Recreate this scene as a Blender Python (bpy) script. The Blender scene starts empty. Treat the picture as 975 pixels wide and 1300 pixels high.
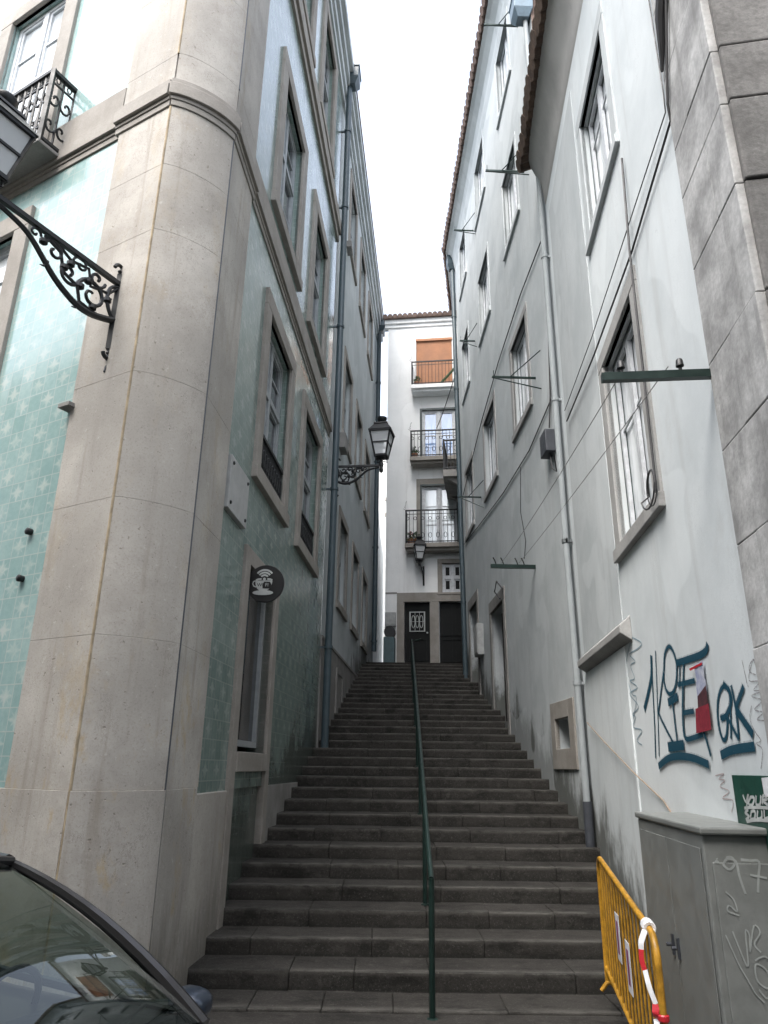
import bpy, bmesh, math, random
from mathutils import Vector as V, Matrix
random.seed(7)
SC=bpy.context.scene; COL=SC.collection
R=math.radians; PI=math.pi
UP=V((0,0,1))
# ------------------------------------------------------------------ mesh builder
ORG={}
class MB:
    def __init__(s): s.v=[]; s.f=[]; s.sm=[]
    def add(s,vs,fs,smooth=False):
        b=len(s.v); s.v+= [V(p) for p in vs]
        for f in fs: s.f.append([b+i for i in f]); s.sm.append(smooth)
        return s
    def quad(s,a,b,c,d): return s.add([a,b,c,d],[(0,1,2,3)])
    def hexa(s,p):   # 8 points: bottom 4 ccw, top 4
        return s.add(p,[(3,2,1,0),(4,5,6,7),(0,1,5,4),(1,2,6,5),(2,3,7,6),(3,0,4,7)])
    def box(s,o,ax,ay,az):
        o,ax,ay,az=V(o),V(ax),V(ay),V(az)
        if ax.cross(ay).dot(az)<0: ax,ay=ay,ax
        return s.hexa([o,o+ax,o+ax+ay,o+ay,o+az,o+ax+az,o+ax+ay+az,o+ay+az])
    def cbox(s,c,dx,dy,dz): return s.box((c[0]-dx/2,c[1]-dy/2,c[2]-dz/2),(dx,0,0),(0,dy,0),(0,0,dz))
    def tube(s,pts,r,n=8,r2=None,closed=False):
        pts=[V(p) for p in pts]; m=len(pts); rings=[]
        up=None
        for i,p in enumerate(pts):
            if closed: t=(pts[(i+1)%m]-pts[i-1])
            else: t=(pts[min(i+1,m-1)]-pts[max(i-1,0)])
            if t.length<1e-9: t=V((0,0,1))
            t.normalize()
            if up is None: up=UP if abs(t.z)<.9 else V((1,0,0))
            a=t.cross(up)
            if a.length<1e-4: a=t.cross(V((0,1,0)) if abs(t.y)<.9 else V((1,0,0)))
            a.normalize(); b=a.cross(t).normalized(); up=b
            rr=r if not isinstance(r,(list,tuple)) else r[i]
            if r2 is not None: ra,rb=rr,r2
            else: ra=rb=rr
            rings.append([p+a*math.cos(2*PI*k/n)*ra+b*math.sin(2*PI*k/n)*rb for k in range(n)])
        vs=[q for g in rings for q in g]; fs=[]
        L=m if closed else m-1
        for i in range(L):
            for k in range(n):
                i2=(i+1)%m; fs.append((i*n+k,i*n+(k+1)%n,i2*n+(k+1)%n,i2*n+k))
        if not closed: fs.append(tuple(range(n-1,-1,-1))); fs.append(tuple((m-1)*n+k for k in range(n)))
        return s.add(vs,fs,n>=6)
    def bar(s,a,b,w,h=None,up=UP):
        a,b=V(a),V(b); h=h or w; t=(b-a).normalized()
        x=t.cross(up)
        if x.length<1e-4: x=t.cross(V((0,1,0)))
        x.normalize(); y=x.cross(t).normalized()
        return s.box(a-x*w/2-y*h/2,x*w,y*h,b-a)
    def lathe(s,c,prof,n=16,axis=UP,a0=0,smooth=True):
        c=V(c); axis=V(axis).normalized(); x=axis.orthogonal().normalized(); y=axis.cross(x)
        vs=[];fs=[];m=len(prof)
        for r,z in prof:
            for k in range(n):
                a=a0+2*PI*k/n; vs.append(c+axis*z+(x*math.cos(a)+y*math.sin(a))*r)
        for i in range(m-1):
            for k in range(n): fs.append((i*n+k,i*n+(k+1)%n,(i+1)*n+(k+1)%n,(i+1)*n+k))
        fs.append(tuple(range(n-1,-1,-1))); fs.append(tuple((m-1)*n+k for k in range(n)))
        return s.add(vs,fs,smooth)
    def prism(s,poly,d,smooth=False):   # poly: list of 3D points, d: extrusion vector
        poly=[V(p) for p in poly]; d=V(d); n=len(poly)
        vs=poly+[p+d for p in poly]
        fs=[tuple(range(n-1,-1,-1)),tuple(range(n,2*n))]+[(i,(i+1)%n,n+(i+1)%n,n+i) for i in range(n)]
        return s.add(vs,fs,smooth)
    def ribbon(s,pts,w,nrm,th=.003):
        # flat stroke with thickness th lying on a surface with normal nrm
        pts=[V(p) for p in pts]; nrm=V(nrm).normalized(); m=len(pts)
        L=[];Rr=[]
        for i,p in enumerate(pts):
            t=(pts[min(i+1,m-1)]-pts[max(i-1,0)]); t.normalize(); a=nrm.cross(t).normalized()
            ww=w if not isinstance(w,(list,tuple)) else w[i]
            L.append(p+a*ww/2); Rr.append(p-a*ww/2)
        vs=L+Rr+[p+nrm*th for p in L]+[p+nrm*th for p in Rr]; fs=[]
        for i in range(m-1):
            fs.append((2*m+i,3*m+i,3*m+i+1,2*m+i+1))
            fs.append((i,2*m+i,2*m+i+1,i+1)); fs.append((m+i+1,3*m+i+1,3*m+i,m+i))
        fs.append((0,m,3*m,2*m)); fs.append((m-1,3*m-1,4*m-1,2*m-1))
        return s.add(vs,fs)
    def build(s,name,mat,parent=None,org=None,bevel=0,fix=True):
        if parent is not None: o3=ORG[parent.name]
        else: o3=V(org) if org is not None else V((0,0,0))
        me=bpy.data.meshes.new(name); me.from_pydata([p-o3 for p in s.v],[],s.f)
        if fix:
            bm=bmesh.new(); bm.from_mesh(me); bmesh.ops.recalc_face_normals(bm,faces=bm.faces); bm.to_mesh(me); bm.free()
        uv=me.uv_layers.new(name='UVMap'); vv=me.vertices
        for pg in me.polygons:
            n=pg.normal
            if abs(n.z)>.75:
                for li in pg.loop_indices:
                    p=vv[me.loops[li].vertex_index].co+o3; uv.data[li].uv=(p.x,p.y)
            else:
                tx,ty=-n.y,n.x; l=math.hypot(tx,ty); tx/=l; ty/=l
                for li in pg.loop_indices:
                    p=vv[me.loops[li].vertex_index].co+o3; uv.data[li].uv=(p.x*tx+p.y*ty,p.z)
        for i,pg in enumerate(me.polygons): pg.use_smooth=s.sm[i]
        if any(s.sm): me.set_sharp_from_angle(angle=R(40))
        me.materials.append(mat)
        o=bpy.data.objects.new(name,me); COL.objects.link(o)
        if parent is not None: o.parent=parent
        else: o.location=o3
        ORG[o.name]=o3
        if bevel:
            b=o.modifiers.new('Bevel','BEVEL'); b.width=bevel; b.segments=2; b.limit_method='ANGLE'; b.angle_limit=R(40)
        return o
def tag(o,label=None,cat=None,group=None,kind=None):
    if label: o['label']=label
    if cat: o['category']=cat
    if group: o['group']=group
    if kind: o['kind']=kind
    return o
def thing(name,loc,label,cat,group=None):
    o=bpy.data.objects.new(name,None); COL.objects.link(o); o.location=V(loc); o.empty_display_size=.2
    ORG[o.name]=V(loc); return tag(o,label,cat,group)
def copy_tree(o,loc=None,parent=None):
    c=o.copy(); COL.objects.link(c)
    if parent is not None: c.parent=parent
    if loc is not None: c.location=V(loc)
    for ch in list(o.children): copy_tree(ch,None,c)
    return c
# ------------------------------------------------------------------ materials
class NT:
    def __init__(s,name):
        s.m=bpy.data.materials.new(name); s.m.use_nodes=True; s.t=s.m.node_tree; s.N=s.t.nodes; s.L=s.t.links
        s.b=s.N['Principled BSDF']
    def n(s,ty,**k):
        x=s.N.new(ty)
        for a,b in k.items(): setattr(x,a,b)
        return x
    def set(s,sock,val):
        if hasattr(val,'is_output') or isinstance(val,bpy.types.NodeSocket): s.L.new(val,sock)
        else:
            try: sock.default_value=val
            except Exception: sock.default_value=(*val,1)
    def math(s,op,a,b=0,c=None,clamp=False):
        x=s.n('ShaderNodeMath',operation=op,use_clamp=clamp); s.set(x.inputs[0],a); s.set(x.inputs[1],b)
        if c is not None: s.set(x.inputs[2],c)
        return x.outputs[0]
    def mix(s,f,a,b,bt='MIX'):
        x=s.n('ShaderNodeMix',data_type='RGBA',blend_type=bt); s.set(x.inputs[0],f)
        for so,v in ((x.inputs[6],a),(x.inputs[7],b)):
            if isinstance(v,bpy.types.NodeSocket): s.L.new(v,so)
            else: so.default_value=(*v,1)
        return x.outputs[2]
    def pos(s): return s.n('ShaderNodeNewGeometry').outputs['Position']
    def uv(s): return s.n('ShaderNodeUVMap').outputs[0]
    def sep(s,v):
        x=s.n('ShaderNodeSeparateXYZ'); s.L.new(v,x.inputs[0]); return x.outputs
    def scale(s,v,sc):
        x=s.n('ShaderNodeMapping'); s.L.new(v,x.inputs[0]); x.inputs['Scale'].default_value=sc; return x.outputs[0]
    def noise(s,v,sc,det=4,rough=.6):
        x=s.n('ShaderNodeTexNoise'); s.L.new(v,x.inputs['Vector']); x.inputs['Scale'].default_value=sc; x.inputs['Detail'].default_value=det; x.inputs['Roughness'].default_value=rough
        return x.outputs['Fac']
    def ramp(s,f,a,b,c0=0,c1=1):
        x=s.n('ShaderNodeMapRange',interpolation_type='SMOOTHSTEP'); s.L.new(f,x.inputs[0]); x.inputs[1].default_value=a; x.inputs[2].default_value=b; x.inputs[3].default_value=c0; x.inputs[4].default_value=c1
        return x.outputs[0]
    def bump(s,h,st,dist=.01):
        x=s.n('ShaderNodeBump'); x.inputs['Strength'].default_value=st; x.inputs['Distance'].default_value=dist; s.L.new(h,x.inputs['Height']); s.L.new(x.outputs[0],s.b.inputs['Normal'])
    def out(s,col,rough=.8,metal=0,spec=.4):
        s.set(s.b.inputs['Base Color'],col if isinstance(col,bpy.types.NodeSocket) else (*col,1)); s.set(s.b.inputs['Roughness'],rough); s.b.inputs['Metallic'].default_value=metal
        s.b.inputs['Specular IOR Level'].default_value=spec
        return s.m
def rough_mat(name,c1,c2,scale=2.,rough=.85,bump=.25,bscale=45,streak=None,sf=.5,stain=None,stf=.6,spec=.3,fine=.25,stair_dirt=None,cracks=False):
    t=NT(name); p=t.pos()
    f=t.ramp(t.noise(p,scale,6,.65),.32,.68); c=t.mix(f,c1,c2)
    g=t.noise(p,bscale,3,.7); c=t.mix(t.ramp(g,.3,.7,0,fine),c,tuple(x*.55 for x in c1))
    if streak:
        s=t.noise(t.scale(p,(5,5,.35)),1.,5,.6); c=t.mix(t.ramp(s,.5,.75,0,sf),c,streak)
    if stain:
        s=t.noise(t.scale(p,(1.3,1.3,.8)),1.1,6,.7); c=t.mix(t.ramp(s,.56,.72,0,stf),c,stain)
    if stair_dirt:
        x=t.sep(p); h=t.math('SUBTRACT',x[2],t.math('MAXIMUM',t.math('MULTIPLY_ADD',x[1],.3137,-2.38),-.2))
        nn=t.noise(t.scale(p,(2.2,2.2,1.1)),1.,6,.7)
        k=t.math('SUBTRACT',t.math('MULTIPLY',nn,2.4),t.math('MULTIPLY',h,1.0))
        c=t.mix(t.ramp(k,.35,1.05,0,.85),c,stair_dirt)
    if cracks:
        cr=t.noise(t.scale(p,(1.2,1.2,.8)),1.5,8,.85); k=t.math('ABSOLUTE',t.math('SUBTRACT',cr,.5)); m_=t.math('MULTIPLY',t.ramp(k,0,.0035,1,0),t.ramp(t.noise(p,.9,3),.53,.6)); c=t.mix(t.math('MULTIPLY',m_,.55),c,tuple(x*.35 for x in c1))
        pa=t.noise(p,.55,2,.4); e=t.ramp(pa,.585,.60); c=t.mix(t.math('MULTIPLY',e,.35),c,tuple(min(1,x*1.12) for x in c2))
        fl=t.math('MULTIPLY',t.ramp(t.noise(p,7,5,.75),.66,.69),t.ramp(t.noise(p,1.1,3),.5,.62)); c=t.mix(t.math('MULTIPLY',fl,.5),c,tuple(x*.62 for x in c1))
    t.bump(t.math('ADD',t.math('MULTIPLY',g,.6),t.noise(p,scale*4,5)),bump,.012)
    return t.out(c,rough,0,spec)
def plain(name,c,rough=.5,metal=0,spec=.5,var=.15,sc=8):
    t=NT(name); n=t.noise(t.pos(),sc,5,.65)
    col=t.mix(t.ramp(n,.3,.7),tuple(x*(1-var) for x in c),tuple(min(1,x*(1+var)) for x in c))
    r=t.ramp(n,.3,.7,max(.02,rough*.8),min(1,rough*1.2)); t.bump(n,.08,.01)
    return t.out(col,r,metal,spec)
def glass_mat(name,c,rough=.04,c2=None,spec=.8):
    # window pane seen from outside: dark room, pale curtain or painted sky reflection under a glossy face
    t=NT(name); p=t.pos(); n=t.noise(t.scale(p,(3,3,.6)),1.3,3)
    col=t.mix(t.ramp(n,.4,.62),c,c2 or tuple(x*.5 for x in c))
    w=t.noise(p,2.5,2); t.bump(w,.05,.02); m=t.out(col,rough,0,spec); t.b.inputs['IOR'].default_value=1.8
    return m
def azulejo(name,teal1,teal2,star,dirt=None,rbase=.09):
    t=NT(name); u=t.sep(t.uv()); S=.2
    a=t.math('DIVIDE',u[0],S); b=t.math('DIVIDE',u[1],S)
    ia=t.math('FLOOR',a); ib=t.math('FLOOR',b); fa=t.math('SUBTRACT',t.math('FRACT',a),.5); fb=t.math('SUBTRACT',t.math('FRACT',b),.5)
    par=t.math('PINGPONG',t.math('ADD',ia,ib),1)
    cv=t.n('ShaderNodeCombineXYZ'); t.L.new(ia,cv.inputs[0]); t.L.new(ib,cv.inputs[1])
    wn=t.n('ShaderNodeTexWhiteNoise',noise_dimensions='2D'); t.L.new(cv.outputs[0],wn.inputs['Vector'])
    p=t.pos()
    bl=t.noise(p,13,5,.75); big=t.noise(p,.7,3)
    f=t.math('ADD',t.math('MULTIPLY',wn.outputs['Value'],.2),t.math('ADD',t.math('MULTIPLY',bl,.75),t.math('MULTIPLY',t.math('SUBTRACT',big,.5),.8)))
    c=t.mix(t.ramp(f,.15,.85),teal1,teal2)
    # star on every other tile: two crossed four-pointed shapes
    ab=t.math('ABSOLUTE',t.math('MULTIPLY',fa,fb)); r2=t.math('ADD',t.math('MULTIPLY',fa,fa),t.math('MULTIPLY',fb,fb))
    dg=t.math('ABSOLUTE',t.math('SUBTRACT',t.math('MULTIPLY',fa,fa),t.math('MULTIPLY',fb,fb)))
    nz=t.math('MULTIPLY',t.math('SUBTRACT',t.noise(p,26,4,.75),.5),.075)
    k1=t.ramp(t.math('ADD',t.math('ADD',ab,nz),t.math('MULTIPLY',r2,.07)),.006,.05,1,0); k2=t.ramp(t.math('ADD',t.math('ADD',dg,nz),t.math('MULTIPLY',r2,.16)),.008,.06,1,0)
    k=t.math('MULTIPLY',t.math('MAXIMUM',k1,t.math('MULTIPLY',k2,.75)),t.math('MULTIPLY',par,t.ramp(t.noise(p,4,4,.7),.35,.62,.1,.62)))
    c=t.mix(k,c,star)
    # grout
    e=t.math('MAXIMUM',t.math('ABSOLUTE',fa),t.math('ABSOLUTE',fb)); gm=t.ramp(e,.462,.485)
    c=t.mix(t.math('MULTIPLY',gm,.6),c,tuple(x*.85 for x in star))
    if dirt:
        x=t.sep(p); h=t.math('SUBTRACT',x[2],t.math('MAXIMUM',t.math('MULTIPLY_ADD',x[1],.3137,-2.38),-.2))
        kk=t.math('SUBTRACT',t.math('MULTIPLY',t.noise(t.scale(p,(1.6,1.6,1)),1.,6,.7),2.2),t.math('MULTIPLY',h,.8)); c=t.mix(t.ramp(kk,.2,.9,0,.8),c,dirt)
    t.bump(t.math('SUBTRACT',t.math('MULTIPLY',t.noise(p,1.2,1),.5),gm),.10,.004)
    # every tile is set at a slightly different gloss
    ro=t.math('ADD',rbase,t.math('MULTIPLY',wn.outputs['Value'],.08))
    return t.out(c,ro,0,.55)
def step_mat():
    t=NT('worn_step_stone'); p=t.pos(); f=t.noise(p,1.6,6,.7); g=t.noise(p,38,4,.75); h=t.noise(p,9,4,.7)
    c=t.mix(t.ramp(f,.3,.7),(.021,.020,.0185),(.042,.040,.037)); c=t.mix(t.ramp(g,.42,.66,0,.5),c,(.014,.014,.013)); c=t.mix(t.ramp(h,.52,.72,0,.6),c,(.068,.065,.06))
    x=t.sep(p); c=t.mix(t.ramp(t.noise(t.scale(p,(1.2,4,4)),1.1,5),.55,.75,0,.6),c,(.028,.03,.025))
    q=t.math('DIVIDE',t.math('SUBTRACT',x[1],7.05),.51); ix=t.math('FLOOR',q); cv=t.n('ShaderNodeCombineXYZ'); t.L.new(t.math('FLOOR',t.math('ADD',t.math('MULTIPLY',x[0],.95),t.math('MULTIPLY',ix,.37))),cv.inputs[0]); t.L.new(ix,cv.inputs[1])
    wn=t.n('ShaderNodeTexWhiteNoise',noise_dimensions='2D'); t.L.new(cv.outputs[0],wn.inputs['Vector']); c=t.mix(t.math('MULTIPLY',wn.outputs['Value'],.5),c,(.046,.043,.039))
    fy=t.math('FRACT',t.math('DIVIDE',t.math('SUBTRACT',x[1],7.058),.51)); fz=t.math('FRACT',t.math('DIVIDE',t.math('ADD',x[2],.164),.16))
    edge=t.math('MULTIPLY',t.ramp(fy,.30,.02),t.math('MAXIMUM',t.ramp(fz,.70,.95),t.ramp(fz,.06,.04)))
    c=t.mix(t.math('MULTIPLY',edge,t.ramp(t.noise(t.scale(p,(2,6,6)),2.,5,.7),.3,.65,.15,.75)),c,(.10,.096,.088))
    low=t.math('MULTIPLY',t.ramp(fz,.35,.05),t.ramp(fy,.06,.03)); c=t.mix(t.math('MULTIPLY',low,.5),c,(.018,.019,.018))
    t.bump(t.math('ADD',g,h),.35,.018); sp=t.noise(p,52,3,.8); c=t.mix(t.ramp(sp,.56,.70,0,.6),c,(.105,.10,.092)); dk=t.noise(t.scale(p,(1.4,3,3)),1.7,6,.75); c=t.mix(t.ramp(dk,.5,.66,0,.65),c,(.013,.013,.012)); return t.out(c,.9,0,.1)
M={}
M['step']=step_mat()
M['azul']=azulejo('pale_teal_star_tile',(.205,.325,.315),(.32,.43,.415),(.48,.51,.485))
M['azul_alley']=azulejo('shaded_green_star_tile_alley',(.14,.198,.178),(.225,.285,.262),(.37,.41,.38),dirt=(.05,.055,.045),rbase=.13)  # same star tile as the front, alley shade painted into a darker colour
def limestone():
    t=NT('weathered_limestone'); p=t.pos(); f=t.noise(p,1.1,7,.7); c=t.mix(t.ramp(f,.3,.7),(.325,.303,.272),(.475,.45,.41))
    s=t.noise(t.scale(p,(6,6,.4)),1.,6,.65); c=t.mix(t.ramp(s,.52,.72,0,.5),c,(.22,.185,.14))
    y=t.noise(t.scale(p,(1.6,1.6,.9)),1.3,6,.7); z=t.sep(p)[2]; low=t.ramp(z,3.2,1.2,.25,1); c=t.mix(t.math('MULTIPLY',t.ramp(y,.53,.68),t.math('MULTIPLY',low,.75)),c,(.40,.285,.12))
    to=t.noise(t.scale(p,(1.1,1.1,.9)),.9,1,.3); c=t.mix(t.ramp(to,.38,.62,0,.55),c,(.29,.275,.25))
    gr=t.math('SUBTRACT',t.math('MULTIPLY',t.noise(t.scale(p,(4,4,.7)),1.,6,.7),2.6),t.math('ADD',z,.55)); c=t.mix(t.ramp(gr,-.1,1.0,0,.65),c,(.10,.092,.078))
    g=t.noise(p,55,4,.75); c=t.mix(t.ramp(g,.5,.7,0,.35),c,(.16,.14,.115)); h=t.noise(p,14,5,.75); c=t.mix(t.ramp(h,.6,.72,0,.45),c,(.56,.535,.49))
    cr=t.noise(t.scale(p,(2.2,2.2,1.1)),1.7,7,.8); k=t.math('ABSOLUTE',t.math('SUBTRACT',cr,.5)); crm=t.math('MULTIPLY',t.ramp(k,.0,.006,1,0),t.ramp(t.noise(p,1.9,3),.52,.62)); c=t.mix(t.math('MULTIPLY',crm,.7),c,(.12,.10,.08))
    pit=t.ramp(t.noise(p,23,2,.5),.68,.76); c=t.mix(t.math('MULTIPLY',pit,.5),c,(.14,.115,.085))
    t.bump(t.math('SUBTRACT',t.math('ADD',t.math('MULTIPLY',g,.35),t.math('MULTIPLY',h,.5)),t.math('ADD',pit,crm)),.35,.01); return t.out(c,.82,0,.3)
M['limestone']=limestone()
M['mortar']=plain('pale_lime_mortar',(.40,.385,.355),.9,0,.2,.12,8)
M['bead']=plain('yellowed_bead',(.33,.27,.185),.85,0,.2,.3,5)
M['limestone_old']=rough_mat('weathered_limestone',(.34,.31,.27),(.45,.42,.375),1.2,.85,.18,60,streak=(.24,.205,.155),sf=.5,stain=(.38,.29,.155),stf=.5,fine=.18)
M['trim']=rough_mat('window_stone_trim',(.25,.232,.208),(.33,.31,.282),2,.85,.2,50,streak=(.2,.18,.15),sf=.3)
M['trim_dark']=rough_mat('greyed_stone_trim',(.21,.203,.192),(.29,.282,.268),2,.85,.25,50,streak=(.12,.11,.095),sf=.4)
M['trim_r']=rough_mat('painted_stone_surround',(.30,.298,.29),(.38,.378,.368),2,.85,.2,50,streak=(.22,.215,.205),sf=.35)
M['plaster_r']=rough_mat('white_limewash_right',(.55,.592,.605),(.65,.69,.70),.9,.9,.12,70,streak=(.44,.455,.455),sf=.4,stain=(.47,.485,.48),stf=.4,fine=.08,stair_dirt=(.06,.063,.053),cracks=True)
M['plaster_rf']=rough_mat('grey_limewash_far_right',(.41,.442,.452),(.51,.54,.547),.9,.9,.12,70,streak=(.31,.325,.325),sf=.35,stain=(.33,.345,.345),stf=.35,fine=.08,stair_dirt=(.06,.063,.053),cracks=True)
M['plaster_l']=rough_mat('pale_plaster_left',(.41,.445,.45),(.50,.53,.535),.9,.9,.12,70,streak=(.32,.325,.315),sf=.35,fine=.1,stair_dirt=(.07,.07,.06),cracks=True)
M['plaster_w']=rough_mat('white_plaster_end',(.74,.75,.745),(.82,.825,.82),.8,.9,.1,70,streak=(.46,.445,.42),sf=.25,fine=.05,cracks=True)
M['plaster_beige']=rough_mat('beige_plaster',(.34,.31,.265),(.4,.365,.31),.8,.9,.1,70,fine=.06)
M['marble']=rough_mat('mottled_grey_marble',(.28,.279,.274),(.56,.56,.55),2.3,.7,.25,26,streak=(.16,.157,.15),sf=.6,stain=(.15,.15,.146),stf=.6,fine=.3)
M['marble_shaded']=rough_mat('shaded_rusticated_stone',(.13,.127,.122),(.21,.205,.197),3,.9,.5,30,streak=(.075,.072,.068),sf=.6,fine=.45)  # shade on the street face is painted into this dark stone colour
M['soffit']=rough_mat('grey_cove_plaster',(.40,.39,.375),(.5,.49,.47),1.1,.9,.1,60,stain=(.3,.29,.27),stf=.5,fine=.08)
M['tile']=rough_mat('old_clay_tile',(.11,.078,.066),(.19,.135,.112),5,.9,.3,40,stain=(.1,.085,.07),stf=.6)
M['tile_dark']=rough_mat('lichen_dark_tile',(.075,.055,.045),(.15,.105,.08),6,.95,.4,40,stain=(.06,.065,.045),stf=.6)
M['iron']=plain('black_cast_iron',(.010,.011,.012),.5,0,.4)
M['iron_g']=plain('dark_green_iron',(.012,.028,.024),.35,.3,.5)
M['paint_w']=plain('white_frame_paint',(.5,.52,.54),.45)
M['paint_wg']=plain('grey_white_frame_paint',(.29,.31,.32),.5)
M['paint_g']=plain('dark_green_frame_paint',(.018,.035,.034),.4)
M['door']=plain('black_green_door',(.008,.009,.009),.6,0,.2)
M['wood_br']=plain('dark_brown_door',(.018,.013,.011),.65,0,.25)
M['pipe_b']=plain('blue_grey_pipe_paint',(.13,.19,.24),.45)
M['pipe_d']=plain('dark_drainpipe',(.045,.068,.08),.45)
M['pipe_w']=plain('pale_pipe_paint',(.29,.315,.325),.75,0,.25,.05,3)
M['boot']=plain('dark_iron_boot',(.045,.05,.06),.5)
M['glass']=glass_mat('dark_window_glass',(.02,.024,.028),.03,(.05,.055,.06))
M['glass_white']=glass_mat('sky_reflection_white_glass',(.72,.76,.78),.04,(.5,.53,.55))  # white base colour stands in for bright sky reflected in the panes
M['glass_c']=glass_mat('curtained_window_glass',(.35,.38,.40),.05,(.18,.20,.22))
M['glass_blue']=glass_mat('blue_curtain_glass',(.16,.28,.52),.06,(.25,.36,.58))
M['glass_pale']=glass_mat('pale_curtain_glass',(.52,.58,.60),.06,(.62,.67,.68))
M['blind']=plain('orange_roller_blind',(.36,.185,.11),.8,0,.2,.12,3)
M['cab']=plain('grey_green_cabinet_paint',(.19,.20,.192),.5,.05,.4,.1)
M['yellow']=plain('orange_yellow_paint',(.40,.205,.018),.45,0,.5,.3,14)
M['tape_w']=plain('white_plastic_tape',(.75,.76,.78),.35)
M['tape_r']=plain('red_plastic_tape',(.5,.02,.03),.35)
M['spray']=plain('teal_spray_paint',(.008,.06,.095),.6,0,.3,.3,20)
def spray_soft(name,c,lo,hi,amt):
    t=NT(name); p=t.pos(); n=t.noise(p,60,4,.8); f=t.math('MULTIPLY',t.ramp(n,lo,hi),amt); tr=t.n('ShaderNodeBsdfTransparent'); mx=t.n('ShaderNodeMixShader'); t.out(c,.8,0,.2)
    t.L.new(f,mx.inputs[0]); t.L.new(tr.outputs[0],mx.inputs[1]); t.L.new(t.b.outputs[0],mx.inputs[2]); t.L.new(mx.outputs[0],t.N['Material Output'].inputs[0]); return t.m
M['overspray']=spray_soft('teal_overspray',(.03,.11,.15),.35,.7,.55)
M['spray']=spray_soft('teal_spray_paint_worn',(.008,.055,.088),.22,.40,.97)
M['marker']=spray_soft('grey_marker_worn',(.22,.21,.22),.35,.55,.8)
M['spray_faint']=plain('faint_blue_spray',(.22,.31,.36),.8)
M['marker_red']=plain('faint_red_marker',(.38,.30,.30),.8)
M['chalk']=plain('pale_scratch_paint',(.30,.32,.31),.8)
M['rust']=plain('rust_cable',(.26,.2,.15),.8)
M['cable']=plain('black_cable',(.03,.03,.032),.6)
M['cable_g']=plain('grey_cable',(.19,.19,.185),.7)
M['sign_g']=plain('green_enamel',(.012,.06,.043),.4)
M['sign_b']=plain('black_sign_face',(.012,.012,.013),.45)
M['sign_w']=plain('pale_sign_paint',(.42,.44,.43),.6)
M['plaque']=rough_mat('white_marble_plaque',(.34,.345,.34),(.43,.435,.43),4,.5,.1,50,fine=.1)
M['lampglass']=None
M['teal_box']=plain('faded_teal_box',(.07,.115,.125),.6)
M['white_box']=plain('white_meter_box',(.33,.34,.335),.6)
M['pot']=plain('terracotta_pot',(.28,.12,.06),.8)
M['leaf']=plain('leaf_green',(.035,.07,.02),.6,0,.4,.4,30)
M['flower']=plain('pink_flower',(.5,.12,.18),.6)
M['poster_red']=rough_mat('torn_red_poster',(.30,.03,.05),(.2,.02,.035),12,.8,.1,60,stain=(.6,.5,.5),stf=.7,fine=.6)
M['poster_bl']=rough_mat('torn_blue_poster',(.30,.33,.48),(.55,.57,.63),11,.7,.1,60,stain=(.1,.1,.15),stf=.7)
M['poster_dk']=rough_mat('dark_poster_part',(.05,.025,.03),(.12,.04,.05),12,.7,.1,60)
M['purple']=plain('purple_print',(.20,.05,.14),.6)
M['rubber']=plain('tyre_rubber',(.02,.02,.02),.8)
M['alu']=plain('wheel_alloy',(.4,.41,.42),.35,.8)
M['trimblk']=plain('black_plastic',(.02,.021,.023),.5)
M['seat']=plain('dark_seat_cloth',(.045,.047,.05),.9)
def car_paint(name,c):
    t=NT(name); t.bump(t.noise(t.pos(),3,2),.01,.01); m=t.out(c,.32,.3,.5); t.b.inputs['Coat Weight'].default_value=.25; t.b.inputs['Coat Roughness'].default_value=.05; return m
M['car']=car_paint('dark_bronze_car_paint',(.018,.017,.017))
M['carblue']=car_paint('dark_blue_mirror_paint',(.018,.026,.04))
def clear(name,tint,tr=.6,rough=.02):
    t=NT(name); g=t.n('ShaderNodeBsdfTransparent'); g.inputs[0].default_value=(*tint,1); mx=t.n('ShaderNodeMixShader'); fr=t.n('ShaderNodeFresnel'); fr.inputs[0].default_value=1.5
    t.out(tint,rough,0,.5); f=t.math('ADD',1-tr,t.math('MULTIPLY',fr.outputs[0],tr)); 
    t.L.new(f,mx.inputs[0]); t.L.new(g.outputs[0],mx.inputs[1]); t.L.new(t.b.outputs[0],mx.inputs[2])
    t.L.new(mx.outputs[0],t.N['Material Output'].inputs[0]); return t.m
M['lampglass']=clear('frosted_lamp_glass',(.9,.92,.93),.5,.25)
def gloss_clear(name):
    t=NT(name); tr=t.n('ShaderNodeBsdfTransparent'); tr.inputs[0].default_value=(.55,.62,.58,1); gl=t.n('ShaderNodeBsdfGlossy'); gl.inputs['Roughness'].default_value=.01; gl.inputs['Color'].default_value=(.9,.95,.95,1)
    fr=t.n('ShaderNodeFresnel'); fr.inputs[0].default_value=1.6; mx=t.n('ShaderNodeMixShader'); t.L.new(fr.outputs[0],mx.inputs[0]); t.L.new(tr.outputs[0],mx.inputs[1]); t.L.new(gl.outputs[0],mx.inputs[2]); t.L.new(mx.outputs[0],t.N['Material Output'].inputs[0]); return t.m
M['carglass']=gloss_clear('car_window_glass')
def cobble():
    t=NT('dark_basalt_cobble'); p=t.pos(); vo=t.n('ShaderNodeTexVoronoi'); vo.feature='DISTANCE_TO_EDGE'; vo.inputs['Scale'].default_value=9; t.L.new(p,vo.inputs['Vector'])
    e=t.ramp(vo.outputs['Distance'],.0,.06); c=t.mix(e,(.02,.019,.017),(.07,.068,.064)); c=t.mix(t.ramp(t.noise(p,3,5),.4,.7,0,.5),c,(.15,.145,.135)); t.bump(e,.6,.02); return t.out(c,.75,0,.35)
M['cobble']=cobble()
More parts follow.
